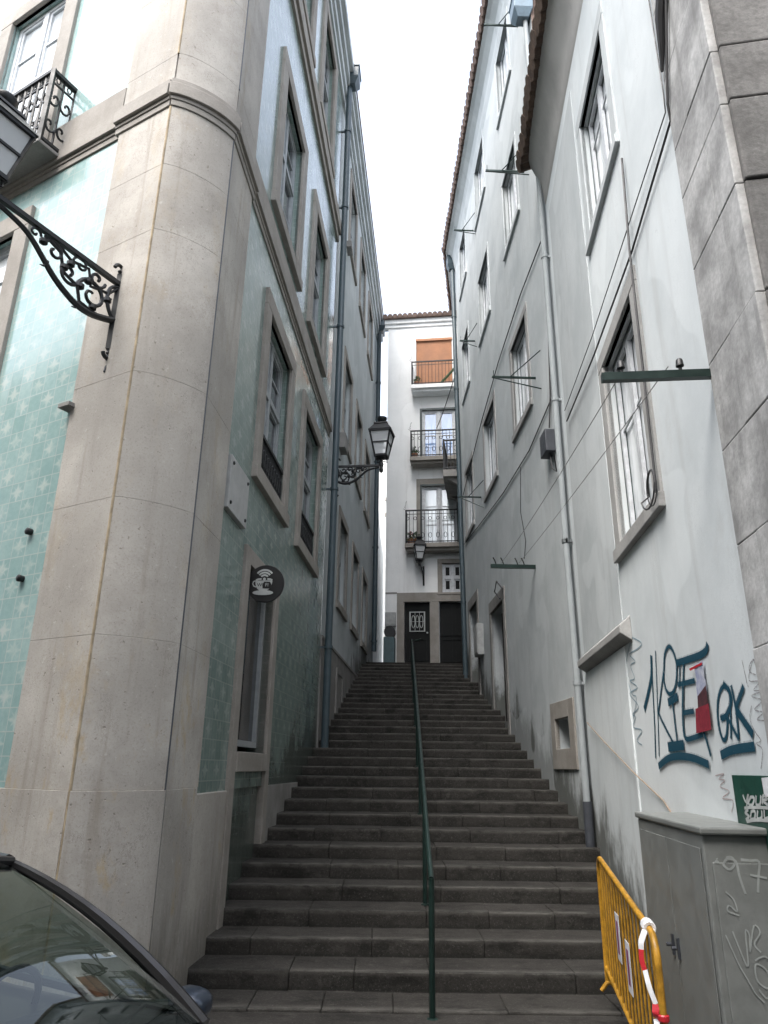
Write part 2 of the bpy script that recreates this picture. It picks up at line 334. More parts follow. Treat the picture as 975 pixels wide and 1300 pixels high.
# ------------------------------------------------------------------ vertical planes measured in plan
class Wall:
    def __init__(s,x,y,az,side):   # az: direction of +s, side: +1 normal to the right of +s, -1 to the left
        a=R(az); s.o=V((x,y,0)); s.t=V((math.sin(a),math.cos(a),0)); s.n=V((s.t.y,-s.t.x,0))*side
    def p(s,a,off,z): return s.o+s.t*a+s.n*off+UP*z
    def box(s,mb,s0,s1,z0,z1,o0,o1):
        return mb.box(s.p(s0,o0,z0),s.t*(s1-s0),s.n*(o1-o0),UP*(z1-z0))
    def face(s,mb,s0,s1,z0,z1,off=0): mb.quad(s.p(s0,off,z0),s.p(s1,off,z0),s.p(s1,off,z1),s.p(s0,off,z1))
    def sheet(s,mb,s0,s1,z0,z1,holes=(),depth=.22,off=0):
        S=sorted({s0,s1,*[h[0] for h in holes],*[h[1] for h in holes]}); Z=sorted({z0,z1,*[h[2] for h in holes],*[h[3] for h in holes]})
        S=[a for a in S if s0<=a<=s1]; Z=[a for a in Z if z0<=a<=z1]
        for i in range(len(S)-1):
            run=None
            for j in range(len(Z)-1):
                cs,cz=(S[i]+S[i+1])/2,(Z[j]+Z[j+1])/2
                if any(h[0]<cs<h[1] and h[2]<cz<h[3] for h in holes): continue
                s.face(mb,S[i],S[i+1],Z[j],Z[j+1],off)
        for a,b,c,d in holes:
            P=[(a,c),(b,c),(b,d),(a,d)]
            for k in range(4):
                (u,w),(u2,w2)=P[k],P[(k+1)%4]
                mb.quad(s.p(u,off,w),s.p(u2,off,w2),s.p(u2,off-depth,w2),s.p(u,off-depth,w))
    def at_frame(s,mb,s0,s1,z0,z1,w,o0,o1):
        s.box(mb,s0,s0+w,z0,z1,o0,o1); s.box(mb,s1-w,s1,z0,z1,o0,o1); s.box(mb,s0+w,s1-w,z1-w,z1,o0,o1); s.box(mb,s0+w,s1-w,z0,z0+w,o0,o1)
def window(W,par,s0,s1,z0,z1,frame,pane,trim,tw=.25,td=.04,back=.16,sill=.2,transom=.62,mull=True,bars=1,extra=None,top=None,ext=0):
    f=MB(); W.at_frame(f,s0+.003,s1-.003,z0+.003,z1-.003,.07,-back,-back+.06)
    m=(s0+s1)/2; zt=z0+(z1-z0)*transom if transom else z1-.07
    if mull: W.box(f,m-.055,m+.055,z0+.07,z1-.07,-back+.004,-back+.07)
    if transom:
        for a,b in ((s0+.07,m-.055),(m+.055,s1-.07)) if mull else ((s0+.07,s1-.07),): W.box(f,a,b,zt-.045,zt+.045,-back+.006,-back+.075)
    halves=((s0+.07,m-.055),(m+.055,s1-.07)) if mull else ((s0+.07,s1-.07),)
    for a,b in halves:      # sash edge + glazing bars
        for c,d in (((z0+.07,zt-.045),(zt+.045,z1-.07)) if transom else ((z0+.07,z1-.07),)):
            W.at_frame(f,a+.004,b-.004,c+.004,d-.004,.045,-back+.002,-back+.045)
            for q in range(bars if d-c>.8 else 0):
                zz=c+(d-c)*(q+1)/(bars+1); W.box(f,a+.049,b-.049,zz-.014,zz+.014,-back+.008,-back+.035)
    o=f.build('window',M[frame],par)
    g=MB(); W.box(g,s0+.02,s1-.02,z0+.02,z1-.02,-back-.02,-back+.012); g.build('pane',M[pane],o)
    if trim:
        t=MB(); tp=top if top is not None else tw
        W.box(t,s0-tw,s0,z0-.02,z1,-.05,td); W.box(t,s1,s1+tw,z0-.02,z1,-.05,td); W.box(t,s0-tw-ext,s1+tw+ext,z1,z1+tp,-.05,td+.003)
        W.box(t,s0-tw-.02,s1+tw+.02,z0-.02-sill,z0-.02,-.05,td+.03)
        t.build('surround',M[trim],o,bevel=.008)
    return o
# measured planes ------------------------------------------------------------
LW=Wall(-1.61,9.62,4.2,1)      # left side of the alley
FW=Wall(-2.42,6.05,-60.8,-1)   # left building's street front (s runs away up the street)
RN=Wall(2.85,10.4,5.5,-1)      # near right building, alley side
RF=Wall(2.85,10.4,-1.7,-1)     # far right building
RX=Wall(2.18,3.52,100.,1)      # near right building, street side
FB=Wall(0,25,97,1)             # building closing the stairs
if FW.n.y>0: FW.n=-FW.n
zst=lambda y: .3137*y-2.378
# ------------------------------------------------------------------ ground, stairs
g=MB(); g.quad((-150,-150,-.2),(150,-150,-.2),(150,150,-.2),(-150,150,-.2)); tag(g.build('street',M['cobble']),kind='structure')
st=MB(); K=31
def xl(y): return LW.o.x+(y-LW.o.y)*LW.t.x/LW.t.y
def xr(y): return (RN.o.x+(y-RN.o.y)*RN.t.x/RN.t.y) if y<10.4 else (RF.o.x+(y-RF.o.y)*RF.t.x/RF.t.y)
for k in range(K+1):
    y0=7.07+.51*k; z=-.16+.16*k; x0=xl(y0)-.15 if k>0 else -1.95; x1=xr(y0)+.12
    x=x0; dep=.62 if k<K else 2.2
    while x<x1-.01:
        L=random.uniform(.55,1.5); xe=x+L
        if x1-xe<.45: xe=x1
        jy=random.uniform(-.012,.012); jz=random.uniform(-.006,.006)
        st.box((x+.0012,y0+jy,z-.30),(xe-x-.0024,0,0),(0,dep,0),(0,0,.30+jz)); x=xe
    st.box((x0,y0+.03,z-.7),(x1-x0,0,0),(0,dep-.03,0),(0,0,.66))
st.box((-2.2,6.0,-.6),(5.2,0,0),(0,1.08,0),(0,0,.412))
# threshold steps below the doors
zl=-.16+.16*K
for i,(yy,zz) in enumerate(((23.75,.11),(24.3,.25))):
    st.box((-.6,yy,zl-.1),(3.6,0,0),(0,2.2,0),(0,0,.1+zz))
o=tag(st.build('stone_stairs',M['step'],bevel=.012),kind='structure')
# little metal/earth landing beyond
# ------------------------------------------------------------------ LEFT corner building
ROOT=FW.p(3,-3,-.2)
cb=thing('corner_building',ROOT,'pale green star-tiled corner house with rounded stone pilaster left of the steps','building')
ZE=19.5
A=[( -.87,.67,5.43,7.83),(2.04,3.64,5.39,7.83)]
C=[(-.94,.58,9.72,12.3),(2.08,3.5,9.72,12.3)]
E_=[(-.9,.6,15.0,17.9),(2.0,3.45,15.0,17.9)]
DO=[(-.98,.54,1.9,4.1)]
w=MB(); LW.sheet(w,-2.31,4.95,1.5,ZE,A+C+E_+DO,.24); LW.sheet(w,-.98,.54,-.4,1.68,[],0,-.05)
LW.sheet(w,-2.31,-1.2,-.4,1.5); LW.sheet(w,-1.2,-.98,-.4,1.5); LW.sheet(w,.54,4.95,-.4,1.5)
w.build('alley_tiled_wall',M['azul_alley'],cb,fix=False)
FWh=[(2.45,3.75,5.6,7.9),(2.45,3.75,9.0,12.3),(5.4,6.7,5.6,7.9),(5.4,6.7,9.45,12.3),(5.4,6.7,1.0,4.0),(2.6,3.8,-.1,3.3)]
w=MB(); FW.sheet(w,.74,9.5,1.55,ZE,FWh,.24); 
w.build('front_tiled_wall',M['azul'],cb,fix=False)
for Wq,a,b,z,o in ((FW,.79,2.6,1.55,.012),(FW,3.8,9.5,1.55,.012),(LW,-2.36,-1.215,1.49,.03)):
    w=MB(); Wq.box(w,a,b,-.4,z,-.3,o); w.build('stone_plinth',M['limestone'],cb,bevel=.01)
w=MB(); LW.box(w,-1.2,-.98,-.4,4.3,-.2,.045); LW.box(w,.54,.76,-.4,4.3,-.2,.045); LW.box(w,-.98,.54,4.1,4.3,-.2,.042); LW.box(w,-.98,.54,1.68,1.9,-.2,.06)
w.build('shopfront_surround',M['trim'],cb,bevel=.008)
w=MB(); LW.box(w,.77,3.6,.2,1.5,-.2,.02); w.build('worn_plaster_dado',M['trim_dark'],cb)
# corner pilaster: front strip, rounded column, alley strip, in blocks
AP=LW.p(-3.2,0,0); ap_s=-3.2
G2=FW.p(-.07,.05,0); G1=LW.p(-3.2,.05,0)
def corner_arc(z,rad_off=0,n=14):
    pts=[]
    # circular arc tangent to both faces between G2 and G1
    a=G2-FW.t*0; 
    # centre: intersection of inward normals
    c=None
    p1,n1,p2,n2=G2,-FW.n,G1,-LW.n
    d=n1.x*n2.y-n1.y*n2.x; k=((p2.x-p1.x)*n2.y-(p2.y-p1.y)*n2.x)/d; c=p1+n1*k
    r1=(G2-c); r2=(G1-c); a1=math.atan2(r1.y,r1.x); a2=math.atan2(r2.y,r2.x)
    while a2<a1: a2+=2*PI
    L1,L2=r1.length,r2.length
    for i in range(n+1):
        q=i/n; a=a1+(a2-a1)*q; L=L1+(L2-L1)*q
        p=V((c.x+math.cos(a)*L,c.y+math.sin(a)*L,z)); ch=G2+(G1-G2)*((1-math.cos(q*PI))/2*.25+q*.75)
        p.x=ch.x+(p.x-ch.x)*.32; p.y=ch.y+(p.y-ch.y)*.32
        d=V((p.x-c.x,p.y-c.y,0)).normalized()*rad_off; pts.append(p+d)
    return pts,c
def col_block(mb,z0,z1,off=0):
    a,c=corner_arc(z0,off); c0=V((c.x,c.y,z0)); vs=[c0]+a; n=len(a)
    vs2=[V((p.x,p.y,z1)) for p in vs]
    fs=[tuple(range(n,-1,-1)),tuple(range(n+1,2*n+2))]+[(i,(i+1)%(n+1),n+1+(i+1)%(n+1),n+1+i) for i in range(n+1)]
    mb.add(vs+vs2,fs,True)
joints=[-.4,1.55,2.76,3.98,5.25,6.9,7.75,8.56,9.35,10.6,12.0,13.4,14.8,16.2,17.6,19.2]
pm=MB()
for a,b in zip(joints,joints[1:]):
    g_=.0012; e=.012 if a<1.5 else 0
    col_block(pm,a+g_,b-g_,e)
    j=random.uniform(-.0,.03) if a>1.6 else 0
    FW.box(pm,-.045,.75+(.03 if a<1.5 else 0),a+g_,b-g_,-.3,.052+e); LW.box(pm,-3.175,-2.31-(0.055 if a<1.5 else 0),a+g_,b-g_,-.3,.052+e)
pm.build('corner_pilaster',M['limestone'],cb,bevel=.002)
mo=MB(); col_block(mo,-.4,8.56,-.0035); col_block(mo,9.35,19.2,-.0035)
for a,b in ((-.4,8.56),(9.35,19.2)): FW.box(mo,-.043,.745,a,b,-.3,.0485); LW.box(mo,-3.173,-2.315,a,b,-.3,.0485)
mo.build('joint_mortar',M['mortar'],cb)
gm=MB(); gm.tube([FW.p(-.058,.052,-.4),FW.p(-.058,.052,8.55)],.013,6); gm.tube([FW.p(-.058,.052,9.35),FW.p(-.058,.052,19)],.013,6); gm.build('edge_bead',M['bead'],cb)
gm=MB(); gm.tube([LW.p(-3.19,.05,-.4),LW.p(-3.19,.05,8.55)],.010,6); gm.tube([LW.p(-3.19,.05,9.35),LW.p(-3.19,.05,19)],.010,6); gm.build('dark_joint',M['boot'],cb)
# string course (moulding + fascia)
def mould(mb,z0,z1,base,rows):
    for f0,f1,pr in rows:
        a,b=z0+(z1-z0)*f0,z0+(z1-z0)*f1; o=base+pr
        FW.box(mb,-.045,.80,a,b,-.1,.05+o); LW.box(mb,-3.175,-2.25,a,b,-.1,.05+o)
        FW.box(mb,.80,9.5,a,b,-.1,o); LW.box(mb,-2.25,4.95,a+.08,b+.08,-.1,o)
        col_block(mb,a,b,o)
ROW=((0,.22,.02),(.22,.36,.035),(.36,.80,.07),(.80,1,.05))
mm=MB(); mould(mm,8.56,8.93,0,ROW); 
FW.box(mm,.8,9.5,8.93,9.35,-.1,.03); LW.box(mm,-2.25,4.95,9.01,9.3,-.1,.03)
mm.build('string_course',M['trim'],cb,bevel=.006)
mm=MB(); LW.box(mm,-3.3,4.95,13.95,14.15,-.1,.05); LW.box(mm,-3.3,4.95,14.15,14.5,-.1,.1); LW.box(mm,-3.3,4.95,14.5,14.8,-.1,.05); FW.box(mm,-.1,9.5,13.95,14.5,-.1,.08); mm.build('upper_string_course',M['trim'],cb,bevel=.006)
mm=MB()
for z0,z1,o in ((18.5,18.75,.06),(18.75,19.05,.12),(19.05,19.35,.2),(19.35,19.6,.3)): LW.box(mm,-3.5,5.3,z0,z1,-.1,o); FW.box(mm,-.3,9.5,z0,z1,-.1,o)
mm.build('eave_moulding',M['plaster_l'],cb,bevel=.006)
mm=MB(); pts=[LW.p(-3.6,0,19.6),LW.p(5.3,.3,19.6),LW.p(5.3,-8,19.6),FW.p(9.5,.3,19.6),FW.p(-.3,.3,19.6)]; mm.prism(pts,(0,0,.12)); mm.build('roof',M['tile'],cb)
mm=MB(); mm.quad(LW.p(4.95,0,-.4),LW.p(4.95,-7,-.4),LW.p(4.95,-7,19.6),LW.p(4.95,0,19.6)); mm.quad(FW.p(9.5,0,-.4),FW.p(9.5,-8,-.4),FW.p(9.5,-8,19.6),FW.p(9.5,0,19.6)); mm.build('rear_wall',M['plaster_l'],cb)
for (s0,s1,z0,z1) in A: window(LW,cb,s0,s1,z0,z1,'paint_wg','glass','trim',.26,.05,.17,.2,.60,True,1)
for (s0,s1,z0,z1) in C: window(LW,cb,s0,s1,z0,z1,'paint_wg','glass','trim',.3,.05,.17,.2,.60,True,1)
for (s0,s1,z0,z1) in E_: window(LW,cb,s0,s1,z0,z1,'paint_wg','glass','trim',.3,.05,.17,.2,.62,True,1)
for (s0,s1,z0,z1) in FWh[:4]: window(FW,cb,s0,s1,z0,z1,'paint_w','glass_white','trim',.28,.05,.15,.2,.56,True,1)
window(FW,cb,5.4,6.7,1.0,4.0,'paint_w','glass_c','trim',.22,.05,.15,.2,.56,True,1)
dd=MB(); FW.box(dd,2.61,3.79,-.2,3.29,-.2,-.12); FW.at_frame(dd,2.7,3.7,.1,2.9,.12,-.12,-.08); dd.build('front_door',M['door'],cb)
# shop window: pale frame with dark glass
f=MB(); LW.at_frame(f,-.97,.53,1.97,4.09,.075,-.17,-.1); so=f.build('shop_window',M['paint_wg'],cb)
gq=MB(); LW.box(gq,-.93,.5,2.0,4.05,-.2,-.15); gq.build('pane',M['glass'],so)
# iron guards in the two first-floor windows
for (s0,s1,z0,z1) in A:
    q=MB(); LW.box(q,s0+.005,s1-.005,z0+.55,z0+.6,-.06,.0); LW.box(q,s0+.005,s1-.005,z0+.03,z0+.07,-.06,0)
    n=22
    for i in range(n+1):
        a=s0+.03+(s1-s0-.06)*i/n; q.bar(LW.p(a,-.03,z0+.07),LW.p(a,-.03,z0+.55),.024,.03)
    for i in range(11):
        a=s0+.08+(s1-s0-.16)*i/10; q.tube([LW.p(a+.055*math.cos(t*PI/4),-.02,z0+.3+.13*math.sin(t*PI/4)) for t in range(8)],.011,5,closed=True)
    LW.box(q,s0+.01,s1-.01,z0+.05,z0+.56,-.062,-.05)
    q.build('window_guard',M['iron'],cb)
# balcony on the street front
bs=MB(); FW.box(bs,1.82,4.3,8.74,8.79,0,.35); bal=bs.build('balcony',M['trim_dark'],cb,bevel=.008)
q=MB()
zb,zt=8.84,9.9
def rail_panel(q,P,n,scr=True):
    # P(u,z) -> point, u in 0..1
    q.bar(P(0,zt),P(1,zt),.06,.05); q.bar(P(0,zb),P(1,zb),.045,.04); q.bar(P(0,zt-.16),P(1,zt-.16),.02)
    for i in range(n+1): q.bar(P(i/n,zb),P(i/n,zt),.022)
    L=(P(1,0)-P(0,0)).length
    for i in range(n):
        for zz,s_ in ((zb+.28,1),(zb+.68,-1)):
            c=(i+.5)/n; pts=[]
            for t in range(15):
                a=t*.5; rr=.012+.011*t*.55; pts.append(P(c+s_*rr*math.cos(a)/L,zz+rr*1.5*math.sin(a)))
            q.tube(pts,.015,5)
        q.tube([P((i+.5)/n+.03*math.cos(a*PI/3)/L,zt-.08+.05*math.sin(a*PI/3)) for a in range(6)],.009,5,closed=True)
rail_panel(q,lambda u,z: FW.p(1.85+2.4*u,.32,z),18)
rail_panel(q,lambda u,z: FW.p(1.85,.32*(1-u)+.0,z),2)
rail_panel(q,lambda u,z: FW.p(4.25,.32*(1-u)+.0,z),2)
for s_ in (1.85,4.25): q.bar(FW.p(s_,.32,8.75),FW.p(s_,.32,9.94),.05)
q.build('railing',M['iron'],bal)
# ------------------------------------------------------------------ LEFT second house
h2=thing('plastered_house',LW.p(10,-3,1),'plain grey plastered house between the two left drainpipes up the steps','building')
c0=4.95
rows=[]
for a,b in ((2.2,3.62),(5.1,6.45),(7.95,9.35)):
    rows+= [(c0+a,c0+b,5.45,7.55),(c0+a,c0+b,9.85,12.05),(c0+a,c0+b,15.75,18.05)]
w=MB(); LW.sheet(w,4.98,17.2,-.2,ZE,rows,.24)
w.quad(LW.p(17.2,0,1),LW.p(17.2,-6,1),LW.p(17.2,-6,ZE),LW.p(17.2,0,ZE))
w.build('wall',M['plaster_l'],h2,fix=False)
for r in rows: window(LW,h2,*r,'paint_wg','glass','trim',.22,.035,.19,.18,.6,True,1)
w=MB(); LW.box(w,4.99,16.9,.6,4.2,-.05,.025); LW.box(w,4.99,16.9,4.2,4.26,-.05,.04); w.build('dado',M['trim_dark'],h2)
dw=MB(); LW.box(dw,7.2,8.35,1.8,3.9,-.02,.04); LW.at_frame(dw,7.2,8.35,1.8,3.9,.12,.04,.06); dw.build('cellar_door',M['trim_dark'],h2)
w=MB()
for z0,z1,o in ((18.6,18.8,.05),(18.8,19.1,.12),(19.1,19.35,.2),(19.35,19.6,.28)): LW.box(w,5.32,17.4,z0,z1,-.1,o)
w.build('eave_moulding',M['plaster_l'],h2,bevel=.006)
w=MB(); w.prism([LW.p(5.3,.3,19.6),LW.p(17.4,.3,19.6),LW.p(17.4,-8,19.6),LW.p(5.3,-8,19.6)],(0,0,.1)); w.build('roof',M['tile'],h2)
for a,b,z0,z1,o in ((6.55,7.05,9.15,9.55,.16),(6.6,7.0,15.2,15.4,.14)):
    w=MB(); LW.box(w,a,b,z0,z1,-.05,o); w.build('stone_corbel',M['trim_dark'],h2,bevel=.01)
# garden wall with rounded top beyond
gw=MB(); pr=[(17.21,3),(17.21,12.6),(18.0,12.5),(18.8,12.1),(19.5,11.5),(20.2,11.05),(22,10.8),(22,3)]
gw.prism([LW.p(a,.0,z) for a,z in pr],LW.n*-.3)
tag(gw.build('garden_wall',M['plaster_w'],None,LW.p(19,0,3)),'pale wall with curved sloping top beyond the last left house','wall')
# ------------------------------------------------------------------ drainpipes
def drainpipe(name,pts,r,mat,hop,hopmat,label,brackets,boot=None,hs=.2,W=LW):
    t=thing(name,pts[0],label,'drainpipe','drainpipes down the house fronts')
    m=MB(); m.tube(pts,r,12); m.build('pipe',mat,t)
    if hop is not None:
        m=MB(); c=V(hop)
        def sq(h,z): return [c+W.t*a*h+W.n*b*h+UP*z for a,b in ((-1,-1),(1,-1),(1,1),(-1,1))]
        m.hexa(sq(hs*.55,-.3)+sq(hs*.95,-.12)); m.hexa(sq(hs*.95,-.118)+sq(hs,.2)); m.hexa(sq(hs*1.08,.202)+sq(hs*1.08,.26)); m.build('hopper',hopmat,t,bevel=.01)
    m=MB()
    P=[V(p) for p in pts]
    for z in brackets:
        for a,b in zip(P,P[1:]):
            lo,hi=(a,b) if a.z<b.z else (b,a)
            if lo.z<=z<=hi.z:
                q=lo+(hi-lo)*((z-lo.z)/(hi.z-lo.z)); m.lathe(q-UP*.03,[(r*1.25,0),(r*1.25,.06)],12); m.box(q-W.t*.02-UP*.02,W.t*.04,-W.n*.18,UP*.04)
    m.build('bracket',mat,t)
    if boot:
        m=MB(); m.tube([pts[0],V(pts[0])+UP*boot],r*1.3,12); m.build('iron_boot',M['boot'],t)
    return t
zb=zst(LW.p(4.8,0,0).y)-.1
drainpipe('drainpipe',[LW.p(4.9,.17,zb),LW.p(4.92,.17,9.2),LW.p(4.95,.17,19.2)],.075,M['pipe_d'],LW.p(4.95,.2,19.35),M['pipe_d'],'tall blue-grey drainpipe at the far edge of the tiled corner house',(4,7.4,11.5,15,17.5),None,.24)
drainpipe('drainpipe',[LW.p(16.3,.12,zst(LW.p(16.3,0,0).y)-.1),LW.p(16.35,.12,19)],.09,M['pipe_d'],LW.p(16.35,.16,19.2),M['pipe_d'],'drainpipe with square hopper at the far end of the plastered left house',(6,9.5,13,16.5),None,.24)
zb=zst(10.3)-.12
drainpipe('drainpipe',[RF.p(-.08,.1,zb),RF.p(.0,.1,5),RF.p(-.02,.1,11.9),RF.p(.1,.1,16.2)],.048,M['pipe_w'],RF.p(.1,.16,16.4),M['pipe_b'],'pale drainpipe with a black iron boot between the two right houses',(2.9,5.0,7.4,10.2,13.5),.62,.2,RF)
drainpipe('drainpipe',[RF.p(11.0,.08,zst(21.3)-.1),RF.p(11.2,.08,8),RF.p(11.75,.08,19.3)],.075,M['pipe_d'],RF.p(11.75,.12,19.4),M['pipe_d'],'dark drainpipe on the far corner of the right-hand house beside the doors',(6.5,10,14,17),None,.17,RF)
# ------------------------------------------------------------------ RIGHT near house
rn=thing('quoined_house',RN.p(-3.5,-3,-.2),'white limewashed house with big grey corner stones right of the steps','building')
W1=(-4.42,-3.04,4.04,6.2); W2=(-4.44,-3.08,8.05,9.82)
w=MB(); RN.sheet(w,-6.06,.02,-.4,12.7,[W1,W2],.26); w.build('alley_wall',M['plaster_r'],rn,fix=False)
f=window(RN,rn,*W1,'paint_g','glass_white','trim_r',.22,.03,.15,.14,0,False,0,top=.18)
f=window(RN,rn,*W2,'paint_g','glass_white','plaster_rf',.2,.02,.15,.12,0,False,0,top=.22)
for wd in (W1,W2):
    f=MB(); m=(wd[0]+wd[1])/2
    for a,b in ((wd[0]+.075,m-.004),(m+.004,wd[1]-.075)): RN.at_frame(f,a,b,wd[2]+.075,wd[3]-.075,.05,-.125,-.085); RN.box(f,a+.05,b-.05,wd[2]+1.25,wd[2]+1.275,-.12,-.1)
    f.build('sash',M['paint_w'],rn)
w=MB(); RN.box(w,-2.7,-.35,-.4,3.0,-.1,.018); w.build('plinth_bay',M['plaster_r'],rn,bevel=.008)
w=MB(); RN.box(w,-2.72,-.32,3.15,10.9,-.1,.012); w.build('wall_panel',M['plaster_rf'],rn,bevel=.006)
w=MB(); w.prism([RN.p(-3.05,0,3.27),RN.p(-3.05,.12,3.16),RN.p(-3.05,.12,3.08),RN.p(-3.05,0,3.0)],RN.t*2.72); w.build('sloping_ledge',M['trim_r'],rn,bevel=.01)
# quoin blocks
w=MB(); z=-.4; zs=[-.4,.35,1.05,1.75,2.45,3.1,3.75,4.4,5.2,5.85,6.32,7.05,7.8,8.5,9.2,9.9,10.6,11.3,12.0,12.7]
for i,(a,b) in enumerate(zip(zs,zs[1:])):
    m=-6.48+.12*math.sin(i*2.1); j=random.uniform(-.006,.006)
    if i%2==0: RN.box(w,-6.9,m-.0015,a+.002,b-.002,-.3,.035+j); RN.box(w,m+.0015,-6.06,a+.002,b-.002,-.3,.03)
    else: RN.box(w,-6.9,-6.06,a+.002,b-.002,-.3,.035+j)
w.build('corner_stones',M['marble'],rn,bevel=.007)
w=MB()
for a,b in zip(zs,zs[1:]):
    x=.02
    while x<9:
        L=random.uniform(1.3,2.2); RX.box(w,x+.006,min(9,x+L)-.006,a+.005,b-.005,-.3,.02+random.uniform(-.01,.01)); x+=L
w.build('rusticated_front',M['marble_shaded'],rn,bevel=.01)
# curved cove eave and dark tiles
w=MB(); NP=22; e0=RN.p(.05,0,0); 
def eave_line(s): return s
prof=[(0,11.35),(.04,11.45),(.05,11.6),(.10,11.8),(.2,12.02),(.27,12.16),(.31,12.2),(.31,12.28),(0,12.3)]
S_=[-7.4,-6,-4.8,-3.6,-2.4,-1.4,-.7,-.2,.0]
def lift(s): return -.28*max(0,min(1,(-s)/4.0))**1.3-.25*max(0,(-s-4)/3.4)
vs=[];fs=[]
for s in S_:
    k=1.0 if s<-.25 else (.9 if s<-.1 else .72)
    for o,z in prof: vs.append(RN.p(s,o*k,z+lift(s)))
n=len(prof)
for i in range(len(S_)-1):
    for j in range(n-1): fs.append((i*n+j,i*n+j+1,(i+1)*n+j+1,(i+1)*n+j))
fs.append(tuple(range((len(S_)-1)*n,len(S_)*n))); fs.append(tuple(range(n-1,-1,-1)))
w.add(vs,fs,True); ev=w.build('cove_eave',M['soffit'],rn)
w=MB()
i=0; s=-7.4
while s<.05:
    z=12.3+lift(s); jj=random.uniform(-.02,.02)
    pa=[RN.p(s,.42+jj,z),RN.p(s,-.6,z+.42)]
    w.tube(pa,.115,8); w.tube([RN.p(s+.1,.38,z+.005),RN.p(s+.1,-.6,z+.36)],.06,6)
    w.tube([RN.p(s,.44+jj,z-.015),RN.p(s,.2,z+.07)],.128,8)
    s+=.2; i+=1
w.build('roof_tiles',M['tile_dark'],rn)
w=MB(); w.prism([RN.p(.0,.3,12.32),RN.p(-7.4,.3,11.9),RN.p(-7.4,-8,14),RN.p(.0,-8,14)],(0,0,.06)); w.quad(RN.p(.02,0,-.3),RN.p(.02,-7,-.3),RN.p(.02,-7,12.6),RN.p(.02,0,12.6)); w.quad(RX.p(9,0,-.3),RX.p(9,-7,-.3),RX.p(9,-7,12.6),RX.p(9,0,12.6)); w.build('roof',M['tile_dark'],rn)
# ------------------------------------------------------------------ RIGHT far house
rf=thing('limewashed_house',RF.p(5,-3,1),'tall grey-white house with three window rows and small doors up the right side','building')
cols=((1.95,3.34),(5.5,7.0),(9.12,10.45))
hol=[(a,b,z0,z1) for a,b in cols for z0,z1 in ((8.42,10.4),(13.05,14.95),(17.05,19.05))]
D1=(5.4,6.92,2.7,5.3); D2=(9.0,10.35,3.35,6.08); VE=(.8,1.6,2.05,2.5)
w=MB(); RF.sheet(w,.0,11.55,.0,20.3,hol+[D1,D2,VE],.3); w.quad(RF.p(11.55,0,2),RF.p(11.55,-6,2),RF.p(11.55,-6,20),RF.p(11.55,0,20))
RY=Wall(RF.p(11.55,0,0).x,RF.p(11.55,0,0).y,9,-1); RY.sheet(w,0,5.5,3,20.2)
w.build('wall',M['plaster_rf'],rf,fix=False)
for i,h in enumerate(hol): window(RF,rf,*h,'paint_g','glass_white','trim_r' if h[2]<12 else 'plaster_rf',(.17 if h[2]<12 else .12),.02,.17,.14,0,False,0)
for h in hol:
    f=MB(); m=(h[0]+h[1])/2
    for a,b in ((h[0]+.075,m-.004),(m+.004,h[1]-.075)): RF.at_frame(f,a,b,h[2]+.075,h[3]-.075,.045,-.145,-.105)
    f.build('sash',M['paint_w'],rf)
for D,nm in ((D1,1),(D2,2)):
    d=MB(); RF.box(d,D[0]+.01,D[1]-.01,D[2]-.2,D[3]-.01,-.29,-.24)
    for q in range(3): RF.at_frame(d,D[0]+.15+q*.42,D[0]+.5+q*.42,D[2]+.3,D[3]-.3,.05,-.24,-.22)
    dr=d.build('door',M['wood_br'],rf); t=MB(); RF.box(t,D[0]-.2,D[0],D[2]-.5,D[3],-.05,.03); RF.box(t,D[1],D[1]+.2,D[2]-.5,D[3],-.05,.03); RF.box(t,D[0]-.2,D[1]+.2,D[3],D[3]+.28,-.05,.033); t.build('surround',M['trim_dark'],dr,bevel=.008)
t=MB(); RF.box(t,VE[0]-.28,VE[0],VE[2]-.3,VE[3]+.26,-.05,.03); RF.box(t,VE[1],VE[1]+.24,VE[2]-.3,VE[3]+.26,-.05,.03); RF.box(t,VE[0],VE[1],VE[3],VE[3]+.26,-.05,.03); RF.box(t,VE[0],VE[1],VE[2]-.3,VE[2],-.05,.03); ve=t.build('vent_opening',M['trim'],rf,bevel=.008)
d=MB(); RF.box(d,VE[0]+.01,VE[1]-.01,VE[2]+.01,VE[3]-.01,-.29,-.25); d.build('dark_grille',M['wood_br'],ve)
w=MB(); prf=[(0,18.95),(.05,19.2),(.06,19.3),(.12,19.55),(.25,19.72),(.34,19.78),(.34,19.9),(0,19.9)]
for Wq,a,b in ((RF,-.3,11.6),(RY,.02,5.6)): w.prism([Wq.p(a,o,z) for o,z in prf],Wq.t*(b-a))
w.build('cove_eave',M['plaster_rf'],rf)
w=MB()
for Wq,a,b in ((RF,-.3,11.65),(RY,.1,5.5)):
    s=a
    while s<b:
        w.tube([Wq.p(s,.45+random.uniform(-.012,.012),19.9),Wq.p(s,-.5,20.25)],.115,8); w.tube([Wq.p(s+.11,.42,19.9),Wq.p(s+.11,-.5,20.2)],.06,6); s+=.225
w.build('roof_tiles',M['tile'],rf)
w=MB(); w.prism([RF.p(-.3,.3,19.93),RF.p(11.55,.3,19.93),RY.p(5.5,.3,19.93),RY.p(5.5,-6,21),RF.p(-.3,-8,22)],(0,0,.05)); w.quad(RF.p(-.01,0,12),RF.p(-.01,-6,12),RF.p(-.01,-6,20),RF.p(-.01,0,20)); w.build('roof',M['tile'],rf)
